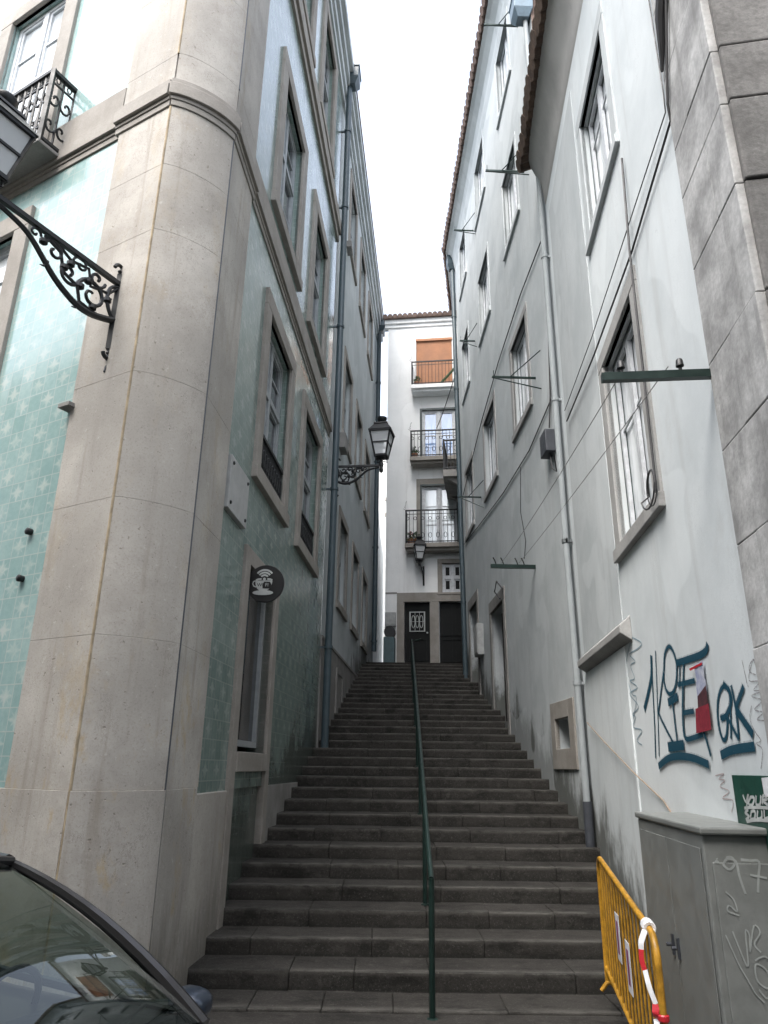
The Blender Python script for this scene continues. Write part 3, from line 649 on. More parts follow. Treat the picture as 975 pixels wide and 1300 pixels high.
# balcony round the far corner
b=MB(); RY.box(b,.55,2.9,11.05,11.3,0,.62); b.prism([RY.p(.7,0,10.7),RY.p(.7,.5,11.05),RY.p(.7,0,11.05)],RY.t*.2); b.prism([RY.p(2.5,0,10.7),RY.p(2.5,.5,11.05),RY.p(2.5,0,11.05)],RY.t*.2); bo=b.build('balcony',M['trim_dark'],rf,bevel=.01)
q=MB()
for z in (11.38,12.4): q.bar(RY.p(.58,.58,z),RY.p(2.87,.58,z),.05); q.bar(RY.p(.58,0,z),RY.p(.58,.58,z),.05); q.bar(RY.p(2.87,0,z),RY.p(2.87,.58,z),.05)
for i in range(17): q.bar(RY.p(.58+2.29*i/16,.58,11.3),RY.p(.58+2.29*i/16,.58,12.4),.022)
for i in range(5): q.bar(RY.p(.58,.58*i/5,11.3),RY.p(.58,.58*i/5,12.4),.022)
q.bar(RY.p(.58,.58,11.3),RY.p(.58,.58,12.45),.06)
q.build('railing',M['iron'],bo)
# ------------------------------------------------------------------ END house
fb=thing('end_house',FB.p(2,-3,5),'bright white house with stacked balconies closing the top of the steps','building')
F0=[(1.40,2.66,9.3,11.57),(1.42,2.68,12.62,14.7),(1.2,2.62,15.62,17.88),(2.1,2.82,7.56,8.6)]
DF=[(.76,1.65,5.05,7.22),(1.97,2.92,5.0,7.22)]
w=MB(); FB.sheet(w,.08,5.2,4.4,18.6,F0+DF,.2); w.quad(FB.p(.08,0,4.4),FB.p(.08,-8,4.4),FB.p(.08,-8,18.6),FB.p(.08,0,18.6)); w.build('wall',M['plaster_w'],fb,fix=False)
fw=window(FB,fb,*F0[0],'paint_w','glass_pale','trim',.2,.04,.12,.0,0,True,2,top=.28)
window(FB,fb,*F0[1],'paint_w','glass_blue',None,.1,.03,.12,0,0,True,1)
t=MB(); FB.at_frame(t,1.34,2.76,12.60,14.78,.08,-.05,.02); t.build('dark_architrave',M['paint_g'],fb)
t=MB(); FB.at_frame(t,1.34,2.72,9.31,11.62,.06,.045,.06); t.build('dark_architrave',M['paint_g'],fb)
f=MB(); FB.at_frame(f,1.205,2.615,15.63,17.875,.08,-.15,-.08); tw=f.build('window',M['paint_w'],fb)
f=MB(); FB.box(f,1.25,2.58,15.7,17.8,-.16,-.14); f.build('pane',M['glass'],tw)
window(FB,fb,*F0[3],'paint_w','door','trim',.16,.04,.12,.08,.5,True,0)
# stone doorcase band
t=MB(); FB.box(t,.5,.76,4.9,7.22,-.05,.045); FB.box(t,1.65,1.97,4.9,7.22,-.05,.045); FB.box(t,.5,3.2,7.22,7.55,-.05,.05); FB.box(t,2.92,3.2,4.9,7.22,-.05,.045); t.build('doorcase',M['trim'],fb,bevel=.01)
t=MB(); FB.box(t,.09,.5,7.52,7.58,-.05,.012); t.build('wall_line',M['trim_dark'],fb)
for i,D in enumerate(DF):
    d=MB(); FB.box(d,D[0]+.004,D[1]-.004,D[2]-.1,D[3]-.004,-.19,-.13); m=(D[0]+D[1])/2
    if i==0:
        for z0,z1 in ((5.2,5.95),): FB.at_frame(d,D[0]+.12,D[1]-.12,z0,z1,.05,-.13,-.1)
    else:
        for a,b_ in ((D[0]+.05,m-.03),(m+.03,D[1]-.05)):
            for z0,z1 in ((5.15,5.95),(6.05,7.1)): FB.at_frame(d,a,b_,z0,z1,.05,-.13,-.1)
    dr=d.build('door',M['door'],fb)
    k=MB(); k.lathe(FB.p(D[1]-.1 if i==0 else D[1]-.1,-.1,6.15 if i==0 else 6.05),[(.02,0),(.035,.02),(.02,.05)],10,FB.n); k.build('knob',M['paint_w'],dr)
    if i==0:
        gz=MB(); FB.at_frame(gz,.93,1.48,6.2,6.9,.03,-.12,-.095)
        for q in range(3): gz.tube([FB.p(1.205+.1*(q-1)*1.4+.06*math.cos(a*PI/6),-.1,6.55+.22*math.sin(a*PI/6)) for a in range(12)],.014,5,closed=True)
        for q in range(4): gz.bar(FB.p(.97+.157*q,-.1,6.22),FB.p(.97+.157*q,-.1,6.88),.014)
        gz.bar(FB.p(.94,-.1,6.55),FB.p(1.47,-.1,6.55),.014); gz.build('door_grille',M['sign_w'],dr)
def fbalc(s0,s1,zs,zr,mat,fancy,dep=.5):
    b=MB(); FB.box(b,s0,s1,zs-.16,zs,0,dep+.05); FB.box(b,s0+.06,s1,zs-.26,zs-.16,0,dep-.06); bo=b.build('balcony',mat,fb,bevel=.012)
    q=MB(); q.bar(FB.p(s0+.03,dep,zr),FB.p(s1,dep,zr),.045); q.bar(FB.p(s0+.03,dep,zs+.06),FB.p(s1,dep,zs+.06),.03); q.bar(FB.p(s0+.03,dep,zr-.14),FB.p(s1,dep,zr-.14),.018)
    q.bar(FB.p(s0+.03,0,zr),FB.p(s0+.03,dep,zr),.04); q.bar(FB.p(s0+.03,0,zs+.06),FB.p(s0+.03,dep,zs+.06),.03)
    n=int((s1-s0)/.13)
    for i in range(n+1): q.bar(FB.p(s0+.03+(s1-s0-.03)*i/n,dep,zs),FB.p(s0+.03+(s1-s0-.03)*i/n,dep,zr),.016 if i else .04)
    for i in range(4): q.bar(FB.p(s0+.03,dep*i/4,zs),FB.p(s0+.03,dep*i/4,zr),.016)
    if fancy:
        for i in range(0,n,2):
            c=s0+.03+(s1-s0-.03)*(i+.5)/n; q.tube([FB.p(c+.055*math.cos(a*PI/4),dep,zr-.3+.06*math.sin(a*PI/4)) for a in range(8)],.01,5,closed=True); q.tube([FB.p(c+.055*math.cos(a*PI/4),dep,zs+.3+.1*math.sin(a*PI/4)) for a in range(8)],.01,5,closed=True)
    # spikes on the end post
    for i in range(5): q.bar(FB.p(s0+.03,dep,zr+.02+.07*i),FB.p(s0-.06+.03*i,dep,zr+.08+.07*i),.012)
    q.build('railing',M['iron'],bo); return bo
fbalc(.82,3.4,9.22,10.45,M['trim'],True); fbalc(1.0,3.4,12.55,13.6,M['trim'],True); fbalc(1.04,3.4,15.55,16.55,M['plaster_w'],False)
w=MB()
for z0,z1,o in ((18.45,18.6,.06),(18.6,18.78,.14)): FB.box(w,-.05,5.3,z0,z1,-.2,o)
w.build('eave_moulding',M['plaster_w'],fb,bevel=.01)
w=MB(); s=-.02
while s<5.3: w.tube([FB.p(s,.28,18.86),FB.p(s,-.8,19.12)],.1,8); s+=.2
FB.box(w,-.05,5.3,18.78,18.85,-.5,.24); w.build('roof_tiles',M['tile'],fb)
w=MB(); FB.box(w,.08,5.2,18.6,18.7,-8,.0); w.build('roof',M['tile'],fb)
bl=MB(); FB.box(bl,1.21,2.61,15.64,17.86,-.06,-.04)
for i in range(28): a=1.215+1.39*i/28; FB.box(bl,a,a+.035,15.64,17.86,-.045,-.025)
FB.box(bl,1.19,2.63,17.78,17.88,-.1,.04)
tag(bl.build('roller_blind',M['blind'],None,FB.p(1.9,-.05,15.64)),'orange slatted blind covering the top balcony door of the white end house','blind')
# far pale block seen through the slit
dx=MB(); dx.box((-4,33,5),(4.35,0,0),(0,8,0),(0,0,12.6))
dbt=thing('distant_house',(-2,37,5),'bright white house seen through the narrow slit left of the end house','building'); dx.build('wall',M['plaster_w'],dbt)
dq=MB()
for z in (13.2,14.0,16.2,17.0,17.35): dq.box((.05,32.9,z),(.4,0,0),(0,.3,0),(0,0,.16))
dq.build('corner_stones',M['trim'],dbt)
# ------------------------------------------------------------------ houses behind the viewer (they shade the junction)
def bg_house(name,x,y,az,L,D,H,mat,label):
    Wq=Wall(x,y,az,1); t=thing(name,Wq.p(L/2,-D/2,-.2),label,'building'); m=MB(); hs=[]
    for r in range(int(H//3.3)):
        for c in range(int(L//3)): hs.append((.9+c*3,2.2+c*3,.9+r*3.3,2.9+r*3.3))
    Wq.sheet(m,0,L,-.4,H,hs,.2); m.quad(Wq.p(0,0,-.4),Wq.p(0,-D,-.4),Wq.p(0,-D,H),Wq.p(0,0,H)); m.quad(Wq.p(L,0,-.4),Wq.p(L,-D,-.4),Wq.p(L,-D,H),Wq.p(L,0,H)); m.quad(Wq.p(0,-D,-.4),Wq.p(L,-D,-.4),Wq.p(L,-D,H),Wq.p(0,-D,H)); m.build('wall',mat,t,fix=False)
    g=MB()
    for h in hs: Wq.box(g,h[0],h[1],h[2],h[3],-.2,-.16)
    g.build('window_panes',M['glass'],t); r=MB(); r.prism([Wq.p(-.2,.3,H),Wq.p(L+.2,.3,H),Wq.p(L+.2,-D,H),Wq.p(-.2,-D,H)],(0,0,.2)); r.build('roof',M['tile'],t)
BGH=12.5
bp=FW.p(18,7.4,0)
_w=Wall(bp.x,bp.y,119.2,-1)
bg_house('street_house',_w.p(42,0,0).x,_w.p(42,0,0).y,119.2+180,42,8,BGH,M['plaster_beige'],'beige terraced house across the street from the tiled corner, behind the viewer')
def smooth(P,n=4):
    P=[V(p) for p in P]; out=[]
    for i in range(len(P)-1):
        p0,p1,p2,p3=P[max(i-1,0)],P[i],P[i+1],P[min(i+2,len(P)-1)]
        for k in range(n):
            t=k/n; out.append(.5*((2*p1)+(p2-p0)*t+(2*p0-5*p1+4*p2-p3)*t*t+(3*p1-p0-3*p2+p3)*t**3))
    out.append(P[-1]); return out
# ------------------------------------------------------------------ street lamps
def lantern(par,c,s=1.0,rot=0.,bars=True):
    c=V(c)
    def ring(h,z): return [c+V((math.cos(rot+PI/4+k*PI/2)*h*1.414,math.sin(rot+PI/4+k*PI/2)*h*1.414,z)) for k in range(4)]
    b,t_,rt=ring(.13*s,.12*s),ring(.24*s,.72*s),ring(.15*s,.92*s)
    m=MB()
    for k in range(4):
        m.bar(b[k],t_[k],.03*s); m.bar(b[k],b[(k+1)%4],.04*s,.05*s); m.bar(t_[k],t_[(k+1)%4],.05*s,.05*s)
        q=.52; m.bar(b[k]+(t_[k]-b[k])*q,b[(k+1)%4]+(t_[(k+1)%4]-b[(k+1)%4])*q,.022*s,.03*s)
        m.tube([c+(b[k]-c)*.8,c+(b[k]-c)*.9+V((0,0,-.09*s)),c+V((0,0,.02*s))],.012*s,5)
    m.lathe(c,[(.045*s,-.14*s),(.06*s,-.06*s),(.03*s,0),(.05*s,.06*s),(.05*s,.1*s)],10)
    m.hexa(ring(.125*s,.085*s)+ring(.14*s,.125*s))
    m.build('lantern_frame',M['iron'],par)
    m=MB(); m.hexa(ring(.275*s,.735*s)+rt); m.hexa(ring(.165*s,.925*s)+ring(.155*s,.965*s)); m.lathe(c,[(.07*s,.96*s),(.06*s,1.0*s),(.10*s,1.05*s),(.125*s,1.1*s),(.12*s,1.13*s),(.04*s,1.17*s),(.0001,1.175*s)],14); m.build('lantern_roof',M['iron'],par)
    m=MB()
    for k in range(4):
        i=(c+V((0,0,.4*s))-(b[k]+b[(k+1)%4])/2); i.z=0; i=i.normalized()*.006
        m.quad(b[k]+i,b[(k+1)%4]+i,t_[(k+1)%4]+i,t_[k]+i)
    m.build('glass_panes',M['lampglass'],par,fix=False)
    m=MB(); m.hexa(ring(.235*s,.705*s)+ring(.15*s,.9*s)); m.build('reflector',M['sign_w'],par)
    m=MB(); m.lathe(c,[(.03*s,.11*s),(.03*s,.3*s),(.055*s,.36*s),(.06*s,.48*s),(.035*s,.56*s),(.001,.58*s)],12); m.build('lamp_bulb',M['sign_w'],par)
def spiral(P,c,r0,turn,n=18,flip=1,end=.15):
    # P(u,w)->3D ; spiral in bracket plane
    pts=[]
    for i in range(n):
        q=i/(n-1); a=q*turn; r=r0*(1-q)+r0*end*q; pts.append(P(c[0]+flip*r*math.cos(a),c[1]+r*math.sin(a)))
    return pts
def bracket(par,W,s,z,L,h,R0=.028):
    P=lambda u,w: W.p(s,u,z+w)
    m=MB()
    m.bar(P(.025,-h-.12),P(.025,.12),.08,.075)                       # wall plate
    m.tube(spiral(P,(.06,.16),.07,5.5,14),.02,6); m.tube(spiral(P,(.05,-h-.18),.06,-5.5,14),.02,6); m.tube([P(.03,-h-.12),P(.03,-h-.3),P(.06,-h-.38)],[.03,.024,.01],6)
    m.bar(P(.0,.0),P(L,.02),.05,.045)
    kx,kz=L/1.52,h/.62
    arc=smooth([P(u*kx,w*kz) for u,w in ((.02,-.40),(.07,-.425),(.15,-.455),(.32,-.50),(.48,-.495),(.65,-.43),(.78,-.35),(.9,-.25),(1.05,-.135),(1.2,-.08),(1.46,-.03))],4)
    m.tube(arc,[.036-.014*i/(len(arc)-1) for i in range(len(arc))],6); m.tube(smooth([P(.02,-.40*kz),P(.10*kx,-.37*kz),P(.16*kx,-.24*kz),P(.14*kx,-.1*kz),P(.05,-.04)],4),.02,6)
    # scrollwork between
    m.tube(spiral(P,(.22*L,-h*.50),.115*L,8.2,26),[.024-.010*i/25 for i in range(26)],6)
    m.tube(spiral(P,(.20*L,-h*.17),.065*L,-7,20,-1),.017,6)
    m.tube(spiral(P,(.40*L,-h*.38),.085*L,-7,20,-1),.017,6)
    m.tube(spiral(P,(.33*L,-h*.13),.06*L,7,16),.014,6)
    m.tube(spiral(P,(.52*L,-h*.20),.075*L,7.4,20),.016,6)
    m.tube(spiral(P,(.66*L,-h*.11),.04*L,6.4,14,-1),.013,6)
    m.tube([P(.10*L,-h*.74),P(.2*L,-h*.76),P(.3*L,-h*.72),P(.33*L,-h*.50),P(.44*L,-h*.42),P(.48*L,-h*.14),P(.6*L,-.03)],.018,6)
    m.tube([P(.05,-.05),P(.10*L,-h*.28),P(.24*L,-h*.36),P(.27*L,-.06),P(.40*L,-h*.16),P(.5*L,-.03)],.016,6)
    for u,w in ((.31,.47),(.2,.68),(.44,.34),(.6,.16),(.26,.3),(.40,.22),(.1,.4)):
        m.lathe(P(u*L,-h*w),[(.001,-.045),(.04,-.018),(.04,.018),(.001,.045)],8)
    for u,w in ((.55,.50),(.30,.83)): m.tube([P(u*L,-h*w+.05),P(u*L+.03,-h*w-.02),P(u*L+.07,-h*w-.03)],[.018,.012,.004],5)
    m.lathe(P(L,-.12),[(.01,-.05),(.04,-.02),(.05,.04),(.035,.1),(.03,.14)],10)
    return m.build('bracket',M['iron'],par)
la=thing('street_lamp',FW.p(.33,.05,6.3),'big scrolled iron lamp bracket and lantern on the front of the corner pilaster','street lamp')
bracket(la,FW,.33,6.36,1.52,.64); lantern(la,FW.p(.33,1.52,6.40),.86,R(-29))
lb=thing('street_lamp',LW.p(6.0,0,8.3),'black iron lantern on a scrolled bracket above the middle of the steps','street lamp')
bracket(lb,LW,5.95,8.36,1.1,.52); lantern(lb,LW.p(5.95,1.1,8.48),1.0,R(-12))
lc=thing('street_lamp',FB.p(1.4,0,8.2),'small wall lantern under the lowest balcony of the white end house','street lamp')
m=MB(); P=lambda u,w: FB.p(1.45-u*.25,u,w); m.bar(P(.02,7.8),P(.02,8.5),.06,.04); m.tube([P(.03,7.85),P(.1,8.2),P(.3,8.42),P(.5,8.5)],.022,6); m.tube([P(.03,8.45),P(.25,8.4),P(.5,8.5)],.016,6); m.build('bracket',M['iron'],lc)
lantern(lc,FB.p(1.33,.5,8.52),.82,R(8))
# ------------------------------------------------------------------ cafe sign, plaque, wall fittings
DS=-.92; cz=3.87; rad=.235; cu=.225
sg=thing('round_sign',LW.p(DS,0,cz),'round black sign with white coffee cup and wireless waves on tiled alley wall','sign')
FN=-LW.t      # faces the viewer
def SP(u,w,o=0): return LW.p(DS,0,cz)+LW.n*(cu+u)+UP*w+FN*o
m=MB(); pts=[SP(rad*math.cos(a*2*PI/48),rad*math.sin(a*2*PI/48),0) for a in range(48)]; m.prism(pts,-FN*.03); m.build('disc',M['sign_b'],sg,bevel=.004)
m=MB(); m.bar(LW.p(DS+.015,-.02,cz+.05),LW.p(DS+.015,.05,cz+.05),.03,.2); m.build('mount',M['iron'],sg)
def flat(mb,poly,o=.002,th=.003): mb.prism([SP(a,b,o) for a,b in poly],FN*th)
m=MB(); r=rad
# cup bowl
cup=[(-.60,.18),(.55,.18),(.54,.0),(.46,-.25),(.34,-.42),(.2,-.5),(-.3,-.5),(-.42,-.42),(-.54,-.25),(-.60,0)]
sc=.78*r; off=(-.06*r,.02*r)
T=lambda L:[(off[0]+a*sc,off[1]+b*sc) for a,b in L]
flat(m,T(cup)); flat(m,T([(.7*math.cos(a*2*PI/28)-.05,-.66+.17*math.sin(a*2*PI/28)) for a in range(28)]),.0025)
m.ribbon([SP(*T([p])[0],.002) for p in ((-.60,.16),(-.74,.1),(-.78,-.05),(-.70,-.2),(-.55,-.27))],.03*r*2,FN)
m.ribbon([SP(*T([(-.58+.0,.2)])[0],.002),SP(*T([(-.42,.27)])[0],.002),SP(*T([(-.2,.28)])[0],.002)],.02,FN); m.ribbon([SP(*T([(.53,.2)])[0],.002),SP(*T([(.4,.27)])[0],.002),SP(*T([(.2,.28)])[0],.002)],.02,FN)
for rr in (.28,.46,.64): m.ribbon([SP(*T([(rr*math.cos(R(a)),.27+rr*math.sin(R(a)))])[0],.003) for a in range(38,143,8)],.022,FN)
flat(m,T([(.10*math.cos(a*PI/8),.27+.10*math.sin(a*PI/8)) for a in range(16)]),.0055)
m.build('cup_motif',M['sign_w'],sg,fix=True)
def text_obj(txt,size,o,xd,yd,mat,parent,name,th=.002):
    cu_=bpy.data.curves.new('t','FONT'); cu_.body=txt; cu_.size=size; cu_.align_x='CENTER'; cu_.align_y='CENTER'; cu_.extrude=th
    to=bpy.data.objects.new('t',cu_); COL.objects.link(to); dg=bpy.context.evaluated_depsgraph_get(); me=bpy.data.meshes.new_from_object(to.evaluated_get(dg)); bpy.data.objects.remove(to)
    xd=V(xd).normalized(); yd=V(yd).normalized(); zd=xd.cross(yd); mb=MB(); mb.add([V(o)+xd*v.co.x+yd*v.co.y+zd*v.co.z for v in me.vertices],[tuple(p.vertices) for p in me.polygons]); return mb.build(name,mat,parent)
text_obj('WI',.062,SP(*T([(-.26,-.14)])[0],.009),LW.n,UP,M['sign_b'],sg,'lettering')
m=MB(); c_=T([(.2,-.14)])[0]; m.prism([SP(c_[0]+.052*a,c_[1]+.042*b,.007) for a,b in ((-1,-1),(1,-1),(1.05,.2),(.7,1),(-.7,1),(-1.05,.2))],FN*.003); m.build('letter_ground',M['sign_b'],sg)
text_obj('FI',.06,SP(c_[0],c_[1],.012),LW.n,UP,M['sign_w'],sg,'lettering')
pq=thing('wall_plaque',LW.p(-1.8,0,4.4),'blank white marble plaque bolted to the tiled wall left of the round sign','plaque')
m=MB(); LW.box(m,-2.2,-1.4,4.42,5.05,.0,.06); m.build('slab',M['plaque'],pq,bevel=.006)
for a in (-2.12,-1.48):
    for z in (4.5,4.97): m=MB(); m.lathe(LW.p(a,.058,z),[(.022,0),(.022,.012),(.012,.02)],10,LW.n); m.build('bolt',M['iron'],pq)
for z,l in ((3.83,'upper black stud sticking out of the pale tiled street front'),(3.37,'lower black stud sticking out of the pale tiled street front')):
    m=MB(); m.lathe(FW.p(1.09,.0,z),[(.03,-.01),(.032,.03),(.034,.035),(.034,.05),(.02,.06)],12,FW.n); tag(m.build('wall_stud',M['iron'],None,FW.p(1.09,0,z)),l,'stud','black studs on the tiled front')
m=MB(); FW.box(m,.7,.86,5.05,5.09,0,.12); m.prism([FW.p(.72,0,4.99),FW.p(.72,.1,5.05),FW.p(.72,0,5.05)],FW.t*.05); tag(m.build('wall_bracket',M['trim_dark'],None,FW.p(.78,0,5.05)),'small rusty shelf bracket at the edge of the front pilaster','bracket')
# ------------------------------------------------------------------ clothes-line arms on the right houses
def rack(s,z,L,label,W=RF,up=.35,diag=.55):
    t=thing('clothesline_rack',W.p(s,0,z),label,'clothesline rack','iron clothesline racks on the right-hand houses')
    m=MB(); m.bar(W.p(s,0,z),W.p(s,L,z),.035,.035); m.bar(W.p(s,L-.03,z),W.p(s,L-.03,z+.14),.014); m.build('arm',M['iron_g'],t)
    m=MB(); m.tube([W.p(s+.02,L,z),W.p(s-.35,.0,z-.42)],.013,5); m.tube([W.p(s,L*.6,z),W.p(s-.45,.0,z+.32)],.011,5); m.build('brace',M['iron_g'],t)
for s,z,L,l in ((1.47,8.65,.82,'clothesline rack crossing the near lower window of the far right house'),(1.3,13.4,.8,'clothesline rack crossing the near middle-row window of the far right house'),(1.0,17.2,.75,'clothesline rack crossing the near top-row window of the far right house'),
    (7.5,17.25,.6,'highest far clothesline rack, just under the right-hand eave'),(7.9,13.6,.45,'thin clothesline rack beside the second middle-row window'),(7.8,8.65,.6,'clothesline rack below the second lower window near the dark drainpipe')): rack(s,z,L,l)
t=thing('clothesline_bar',RN.p(-6.05,0,4.35),'thick dark iron bar projecting in front of the near right window','clothesline bar')
m=MB(); RN.box(m,-6.085,-6.035,4.31,4.37,.0,.76); m.build('bar',M['iron_g'],t)
for u in (.22,.62): m=MB(); m.lathe(RN.p(-6.06,u,4.37),[(.012,0),(.012,.03),(.028,.04),(.022,.09),(.012,.1)],10); m.build('insulator',M['iron'],t)
t=thing('clothesline_bar',RF.p(2.35,0,5.25),'short dark iron bar projecting above the nearer small door','clothesline bar')
m=MB(); RF.box(m,2.32,2.38,5.2,5.27,.0,.82); m.build('bar',M['iron_g'],t)
for u in (.2,.32,.58,.72): m=MB(); m.tube([RF.p(2.35,u,5.27),RF.p(2.35,u+.02,5.34),RF.p(2.35,u+.05,5.4)],.012,5); m.build('hook',M['iron'],t)
def cable(pts,r,mat,label,name='cable',n=5): 
    m=MB(); m.tube(pts,r,n); return tag(m.build(name,mat,None,pts[0]),label,'cable')
def sag(a,b,d,n=14): return [V(a)+(V(b)-V(a))*(i/n)-UP*d*4*(i/n)*(1-i/n) for i in range(n+1)]
cable(sag(RN.p(-6.06,.3,4.41),RF.p(2.35,.3,5.3),.03),.004,M['cable_g'],'thin clothesline wire stretched between the two dark bars, inner one',name='clothesline_wire')
cable(sag(RN.p(-6.06,.6,4.41),RF.p(2.35,.62,5.3),.05),.004,M['cable_g'],'thin clothesline wire stretched between the two dark bars, outer one',name='clothesline_wire')
cable([RN.p(-6.85,.06,8.6),RN.p(-6.12,.05,6.75),RN.p(-6.08,.03,6.62),RN.p(-4.66,.02,6.52),RN.p(-2.8,.055,6.5),RN.p(-.6,.045,6.72)],.011,M['cable'],'black cable running level above the near right window')
cable([RN.p(-6.0,.02,9.5),RN.p(-6.0,.02,7.0),RN.p(-5.98,.02,6.82),RN.p(-2.8,.05,6.78),RN.p(-.5,.045,6.95)],.006,M['cable'],'thin black wire clipped along the corner stones and across above the window')
m=MB(); m.tube([RN.p(-6.88,.08,8.3),RN.p(-6.6,.07,7.9),RN.p(-6.3,.07,7.45),RN.p(-6.12,.05,7.1)],[.035,.05,.045,.012],8); tag(m.build('cable_bundle',M['cable'],None,RN.p(-6.4,0,7.6)),'thick black cable bundle slanting across the upper corner stones','cable')
cable([RN.p(-4.74,.03,7.6),RN.p(-4.72,.06,6.5),RN.p(-4.68,.06,5.2),RN.p(-4.67,.07,4.0)],.012,M['cable'],'black cable hanging down the right edge of the near right window')
m=MB(); m.tube([RN.p(-4.68+.17*math.cos(i*PI/8),.09+.005*i%3,4.02+.17*math.sin(i*PI/8)) for i in range(16)],.008,5,closed=True); m.tube([RN.p(-4.65+.15*math.cos(i*PI/8),.1,4.05+.16*math.sin(i*PI/8)) for i in range(16)],.006,5,closed=True); tag(m.build('cable_coil',M['cable'],None,RN.p(-4.67,.05,4)),'coil of spare cable hung on the corner of the near right window sill','cable')
cable([RF.p(.25,.03,10.85),RF.p(2.1,.03,10.98),RF.p(4.6,.03,10.9),RF.p(7.2,.03,10.6),RF.p(10.9,.03,9.9)],.013,M['cable'],'black cable running along the far right house above its lower windows')
cable([RF.p(.28,.03,10.84),RF.p(.32,.03,9),RF.p(.5,.03,7.75),RF.p(.62,.05,7.2)],.014,M['cable'],'black cable dropping beside the pale drainpipe to the junction box')
cable([RF.p(.5,.02,7.68),RF.p(2.2,.02,7.5),RF.p(4.8,.02,7.62),RF.p(7.5,.02,7.9),RF.p(11,.02,8.3)],.012,M['cable'],'lower black cable looping up towards the dark drainpipe below the windows')
cable([RF.p(3.0,.02,7.5),RF.p(3.2,.02,6.6),RF.p(2.9,.02,5.9),RF.p(3.1,.02,5.6)],.007,M['cable'],'loose thin cable hanging down the wall to the short dark bar')
t=thing('junction_box',RF.p(.65,0,6.9),'black cable junction box fixed beside the pale drainpipe','junction box')
m=MB(); RF.box(m,.48,.86,6.72,7.12,.0,.17); m.build('box',M['boot'],t,bevel=.012)
m=MB(); m.tube([RF.p(.6,.08,6.72),RF.p(.5,.08,6.4),RF.p(.25,.09,6.25),RF.p(.08,.16,6.5)],.012,6); m.build('cable_tail',M['cable'],t)
cable([RN.p(-.35,.055,2.35),RN.p(-1.3,.06,2.1),RN.p(-2.72,.055,1.74),RN.p(-3.6,.012,1.5),RN.p(-4.3,.012,1.2)],.007,M['rust'],'rusty conduit slanting down the right wall behind the grey cabinet')
cable([RF.p(5.2,.04,5.5),RF.p(5.5,.12,5.75),RF.p(5.9,.1,5.6),RF.p(5.5,.06,5.35)],.018,M['cable'],'knot of old cable at the lintel of the nearer small door')
m=MB(); RF.box(m,8.15,8.75,4.5,5.3,.0,.16); RF.box(m,8.2,8.7,4.55,5.25,.16,.175); tag(m.build('meter_box',M['white_box'],None,RF.p(8.45,0,4.5),bevel=.01),'pale meter box fixed between the two small doors on the right','meter box')
# ------------------------------------------------------------------ graffiti (paint on the wall) 
import mathutils
F_=915.; PT=R(19.5); RO=R(.73)
fwv=V((0,math.cos(PT),math.sin(PT))); r0=V((1,0,0)); u0=V((0,-math.sin(PT),math.cos(PT)))
RR=r0*math.cos(RO)+u0*math.sin(RO); UU=-r0*math.sin(RO)+u0*math.cos(RO); CAM=V((0,0,1.75))
def onwall(W,x,y,off=.004):   # survey sight-line onto a wall plane
    d=fwv+RR*((x-487.5)/F_)+UU*((650-y)/F_); q=W.o+W.n*off; k=(q-CAM).dot(W.n)/d.dot(W.n); return CAM+d*k
GR=lambda L,off=.004:[onwall(RN,790+a/5,800+b/5,off) for a,b in L]
S1=[([(140,505),(165,400),(185,290),(183,160)],.05),([(183,160),(192,350),(205,600),(212,815)],.022),([(210,130),(217,300),(225,520),(234,800)],.014),
 ([(262,260),(235,480),(236,540),(330,728)],.022),([(265,270),(262,300),(275,370),(300,405),(330,380),(345,290),(340,190),(315,120),(290,105),(268,160),(264,260)],.026),
 ([(345,208),(420,185),(490,160),(530,130),(542,85)],.042),([(365,215),(362,340)],.016),([(390,215),(385,335)],.022),([(350,345),(400,335),(460,320)],.03),
 ([(290,460),(352,420)],.05),([(318,450),(335,600),(350,720)],.024),([(290,742),(392,728)],.06),([(385,350),(383,500),(388,630),(405,690),(460,680),(512,660)],.03),([(388,525),(455,513)],.03),([(515,640),(540,720),(562,800)],.024),
 ([(230,865),(290,815),(370,800),(460,815),(550,855)],.045)]
S2=[([(680,378),(640,358),(612,420),(605,520),(615,620),(640,695),(662,670),(664,560),(622,558)],.024),([(640,340),(680,390),(690,460),(660,540),(628,562)],.03),([(680,400),(688,540),(690,690)],.018),([(662,545),(740,695)],.022),([(690,350),(720,500),(740,690)],.02),([(770,355),(720,490)],.03),([(720,500),(830,665)],.045),([(625,795),(700,760),(840,738)],.045)]
for nm,SS in (('graffiti_tag',S1),('graffiti_tag',S2)):
    m=MB(); m2=MB(); k=0
    for L,wd in SS:
        off=.004+.0006*k; k+=1
        m2.ribbon(smooth(GR(L,off-.0022)) if len(L)>2 else GR(L,off-.0022),wd*1.3+.022,RN.n,.0002)
        if 'RN' : m.ribbon(smooth(GR(L,off)) if len(L)>2 else GR(L,off),wd*1.3,RN.n,.0004)
    tg=m.build(nm,M['spray'],rn,fix=False); m2.build('overspray',M['overspray'],tg,fix=False)
jit=lambda L,a=14:[(x+random.uniform(-a,a),y+random.uniform(-a,a)) for x,y in L]
m=MB(); sq=[(60,40),(110,70),(115,130),(60,140),(90,190),(40,230),(85,290),(45,330),(90,370),(55,420),(95,470),(60,520),(100,560),(70,600),(110,640),(100,700),(125,715)]
m.ribbon(smooth(GR(jit(sq,16),.0035)),.012,RN.n,.0004); m.ribbon(smooth(GR([(50,80),(20,250),(60,400),(90,430),(70,560)],.0045)),.012,RN.n,.0004); m.build('faint_scrawl',M['spray_faint'],rn,fix=False)
m=MB(); sq=[(760,190),(790,330),(800,360)]; m.ribbon(GR(sq,.003),.008,RN.n,.0004)
